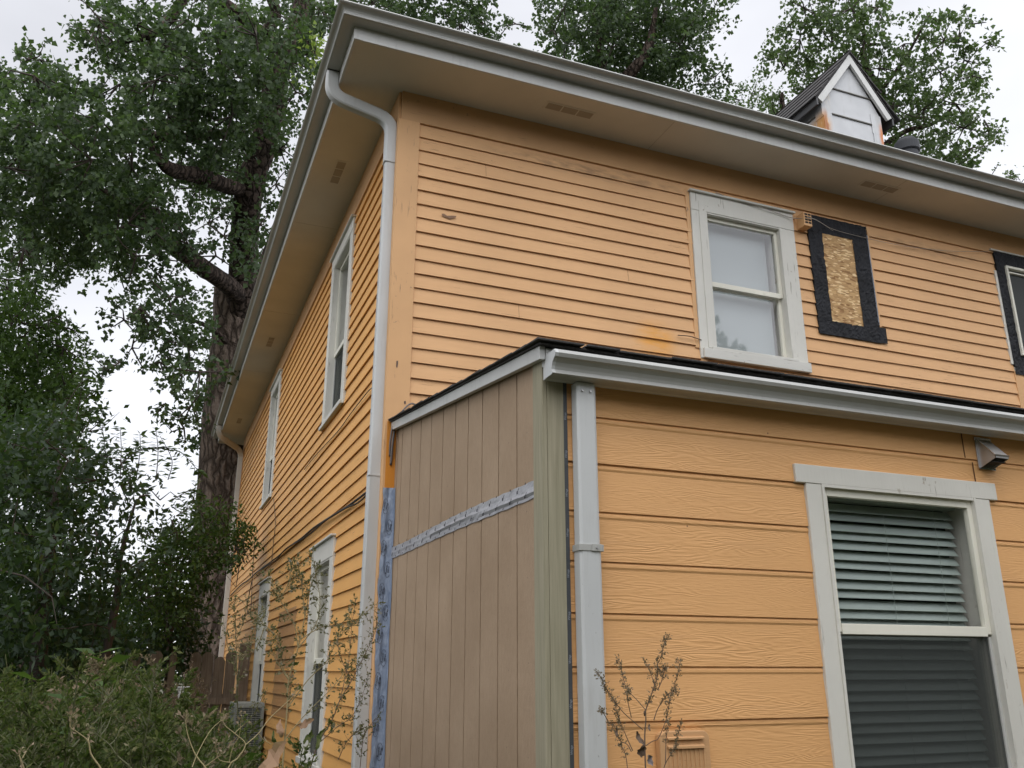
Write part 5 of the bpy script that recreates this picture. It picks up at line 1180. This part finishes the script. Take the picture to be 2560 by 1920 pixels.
def Zb(pts): return [(560+a/5.53, 1300+b/5.53) for a, b in pts]
# tall wild lettuce before the side wall
seedy('wild_lettuce', 'tall branching wild lettuce with pale stem in front of the side wall', 'weed plant',
  [[(705,1935),(712,1850),(718,1770),(722,1700),(745,1620),(762,1540),(770,1480),(745,1440),(742,1400)], [(722,1700),(705,1660),(697,1600),(660,1560),(640,1540)], [(718,1770),(770,1700),(815,1655),(850,1590),(900,1545),(940,1510)],
   [(745,1620),(735,1560),(700,1500),(690,1480),(672,1440)], [(762,1540),(755,1470),(748,1420)], [(722,1700),(690,1650),(675,1610)], [(745,1620),(790,1560),(800,1500),(790,1440)], [(712,1850),(760,1790),(830,1720),(870,1670),(905,1640)],
   [(748,1600),(800,1570),(850,1560),(880,1530)], [(770,1480),(790,1430),(780,1390)], [(660,1570),(640,1620),(600,1640)], [(700,1500),(720,1460),(730,1410)]],
  4.3, .0042, M['stem_yellow'], M['bud'], bud_n=16, bud_l=.014, tw_l=.045, start=.25, fluff=.10, seedv=3,
  leafs=[(700,1800,.075,.028,-80,M['dead_leaf']), (745,1812,.07,.03,15,M['dead_leaf']), (722,1665,.05,.016,20,M['weed']), (735,1720,.05,.018,-10,M['weed']), (760,1860,.07,.02,60,M['weed']), (700,1870,.08,.02,120,M['weed'])])
seedy('wild_lettuce', 'slimmer wild lettuce leaning right before the near side window', 'weed plant',
  [[(770,1940),(795,1860),(830,1800),(850,1750),(880,1700),(900,1660),(930,1600),(942,1560)], [(850,1750),(872,1650),(880,1560),(890,1500)], [(795,1860),(840,1820),(880,1790),(905,1740),(920,1690)], [(880,1700),(850,1640),(845,1590)], [(900,1920),(905,1870),(912,1835),(935,1800)], [(845,1900),(870,1850),(905,1820)]],
  4.0, .003, M['stem_brown'], M['bud'], bud_n=14, bud_l=.012, tw_l=.035, start=.2, fluff=.05, seedv=5, leafs=[(790,1870,.08,.022,70,M['weed']), (830,1830,.06,.02,100,M['weed'])])
seedy('wild_lettuce', 'green stemmed wild lettuce between the fence and the side window', 'weed plant',
  [[(600,1940),(596,1850),(594,1760),(592,1680),(590,1600),(588,1540),(585,1500)], [(594,1700),(610,1640),(640,1570),(655,1520)], [(592,1680),(570,1620),(560,1560)], [(590,1600),(610,1550),(618,1500)], [(596,1850),(630,1790),(660,1740)]],
  5.0, .0035, M['stem_green'], M['bud'], bud_n=14, bud_l=.014, tw_l=.045, start=.3, fluff=.10, seedv=8)
# dry yellow stalks at the bottom
seedy('dry_stalk', 'bare yellow stalk bending right at the bottom, left of the long brown one', 'dry stalk', [Z3([(720,1720),(690,1650),(560,1480),(470,1250),(440,1080),(450,960)]), Z3([(520,1650),(600,1450),(740,1200),(860,1070),(930,1040)]), Z3([(690,1640),(850,1520),(900,1500)])], 2.3, .0020, M['stem_yellow'], M['weed_dry'], bud_n=7, bud_l=.009, tw_l=.012, start=.8, seedv=11)
seedy('dry_stalk', 'forked yellow stalk with a kinked stem at the bottom centre left', 'dry stalk', [Z3([(960,1720),(1030,1590),(1110,1530),(1210,1350),(1070,1210),(935,1090),(930,960)]), Z3([(1210,1360),(1380,1210),(1520,1020),(1700,850),(1810,740),(1880,640)]), Z3([(1000,1590),(1050,1380),(1130,1240),(1160,960)]), Z3([(1070,1210),(1140,1140),(1200,1090)]), Z3([(1380,1210),(1440,1290),(1530,1340)]), Z3([(1030,1590),(870,1550),(830,1400),(820,1320)])], 2.5, .0022, M['stem_yellow'], M['weed_dry'], bud_n=7, bud_l=.009, tw_l=.012, start=.8, seedv=12,
  leafs=[(652,1925,.085,.036,48,M['dead_leaf'])])
seedy('dry_stalk', 'yellow stalk with pointed seed pods at the lower left', 'dry stalk', [Z2([(1330,1720),(1290,1640),(1180,1480),(1140,1310),(1010,1200),(910,1120),(925,1000)]), Z2([(1140,1310),(1160,1240)])], 2.2, .0022, M['stem_yellow'], M['weed_dry'], bud_n=7, bud_l=.012, tw_l=.014, start=.75, seedv=13)
seedy('dry_stalk', 'greenish stalk with upright pods beside the lower left yellow one', 'dry stalk', [Z2([(1760,1740),(1680,1640),(1520,1500),(1420,1360),(1300,1260),(1160,1140)]), Z2([(1420,1360),(1500,1280),(1560,1130)]), Z2([(1520,1500),(1500,1350),(1490,1260)]), Z2([(1300,1260),(1310,1130),(1315,1010)]), Z2([(1300,1240),(1390,1120),(1450,960)]), Z2([(1690,1650),(1690,1500),(1685,1400)])], 2.3, .0026, M['stem_green'], M['bud'], bud_n=7, bud_l=.012, tw_l=.010, start=.8, fluff=.15, seedv=14)
seedy('dry_stalk', 'short pale stalk with forked tip at the bottom left corner', 'dry stalk', [Z2([(320,1740),(300,1640),(265,1540),(245,1480)]), Z2([(290,1530),(340,1440)])], 2.2, .0026, M['stem_yellow'], M['weed_dry'], bud_n=7, bud_l=.010, tw_l=.012, start=.8, seedv=15)
# brown dried clump before the fence
def clump(name, label, cx_, cy_, rad, h_, n, mat_, mat2, seedv):
    r_ = np.random.default_rng(seedv); root = empty(name, (cx_, cy_, 0)); tag(root, label, 'weed plant'); mb = MB(); C, D = [], []
    for i in range(n):
        a = r_.uniform(0, 6.28); q = rad*math.sqrt(r_.random()); b_ = np.array([cx_+q*.5*math.cos(a), cy_+q*.5*math.sin(a), 0]); t = np.array([cx_+q*math.cos(a), cy_+q*math.sin(a), h_*(1-.35*(q/rad)**2)*r_.uniform(.8, 1.03)])
        mb.tube([b_, (b_+t)/2+r_.normal(0, .02, 3), t], [.004, .003, .001], 4, cap=False)
        for k_ in range(16):
            f_ = .45+.55*r_.random(); p = b_+(t-b_)*f_; dv = r_.normal(0, .6, 3)+np.array([0, 0, .9]); dv /= np.linalg.norm(dv); L_ = .12*r_.uniform(.5, 1.2); mb.tube([p, p+dv*L_], [.0014, .0006], 3, cap=False)
            for _ in range(9): C.append(p+dv*L_*r_.uniform(.3, 1)+r_.normal(0, .008, 3)); D.append(dv+r_.normal(0, .8, 3))
    for o in (mb.build('stem', mat_, None), leaf_mesh('seed_heads', np.array(C), np.array(D), r_.normal(size=(len(C), 3)), .020, .012, mat2, None)):
        o.parent = root; o.matrix_parent_inverse = Matrix.Translation(-root.location)
pc = at(470, 1760, 9.2); clump('dead_weed_clump', 'brown dried weed clump standing before the fence pickets', pc[0], pc[1], .27, 1.70, 46, M['stem_brown'], M['weed_dry'], 21)
pc = at(385, 1760, 8.6); clump('dead_weed_clump', 'pale dried weed clump left of the taller brown one', pc[0], pc[1], .16, 1.50, 18, M['stem_brown'], M['weed_dry'], 22)
# dead plant before the extension wall
seedy('dead_plant', 'dead twiggy brown plant in front of the extension wall beside the downspout', 'weed plant',
  [Zd([(1740,1800),(1730,1500),(1725,1200),(1740,1000),(1740,860),(1790,720),(1850,540),(1900,380),(1900,240),(1960,100),(1990,-60),(2030,-140)]),
   Zd([(1740,860),(1620,720),(1500,590),(1430,440),(1400,260),(1360,150)]), Zd([(1700,1130),(1560,1010),(1440,900),(1340,780),(1260,660),(1180,540),(1130,430),(1060,330)]),
   Zd([(1560,1420),(1500,1290),(1440,1150),(1380,1000),(1340,880),(1300,740)]), Zd([(1740,1350),(1830,1290),(1910,1250),(2000,1050),(2040,900),(2080,700),(2120,560),(2190,330),(2200,200)]),
   Zd([(1960,1760),(2010,1600),(2080,1480),(2140,1380),(2190,1200),(2210,1060)]), Zd([(1850,1000),(1900,850),(1980,720),(2050,630),(2180,600)]), Zd([(1540,1430),(1480,1330),(1380,1280),(1330,1120),(1240,1050)]),
   Zd([(1540,960),(1500,780),(1480,640),(1500,600)]), Zd([(1900,580),(1950,480),(1990,340),(2010,260)]), Zd([(1860,520),(1820,380),(1740,200)]), Zd([(1210,1000),(1150,890),(1130,850)]), Zd([(2010,1600),(2020,1280),(2050,1050)]), Zd([(1490,1700),(1460,1480),(1400,1350)])],
  3.30, .0028, M['stem_brown'], M['weed_dry'], bud_n=18, bud_l=.0062, tw_l=.014, start=.4, seedv=31, bud_w=.85,
  leafs=[(1607,1860,.045,.03,-100,M['stem_brown']), (1590,1830,.05,.016,-60,M['stem_brown']), (1612,1775,.022,.010,-95,M['stem_brown']), (1622,1810,.022,.009,-85,M['stem_brown']), (1540,1822,.025,.009,-85,M['stem_brown']), (1620,1885,.04,.02,-70,simple('grey shrivelled leaf', (.22,.19,.19), .9))])
# repeats share a group phrase
GR = {'cottonwood_tree': 'cottonwood trees around the house', 'wild_lettuce': 'wild lettuce plants before the side wall', 'dry_stalk': 'dry stalks at the lower left', 'dead_weed_clump': 'dried weed clumps before the fence',
      'cable': 'cables on the house walls', 'wire': 'thin wires past the upper window', 'storage_box': 'white boxes in the weeds'}
for o in list(col.objects):
    if o.parent is None and o.get('category') and o.name.split('.')[0] in GR: o['group'] = GR[o.name.split('.')[0]]
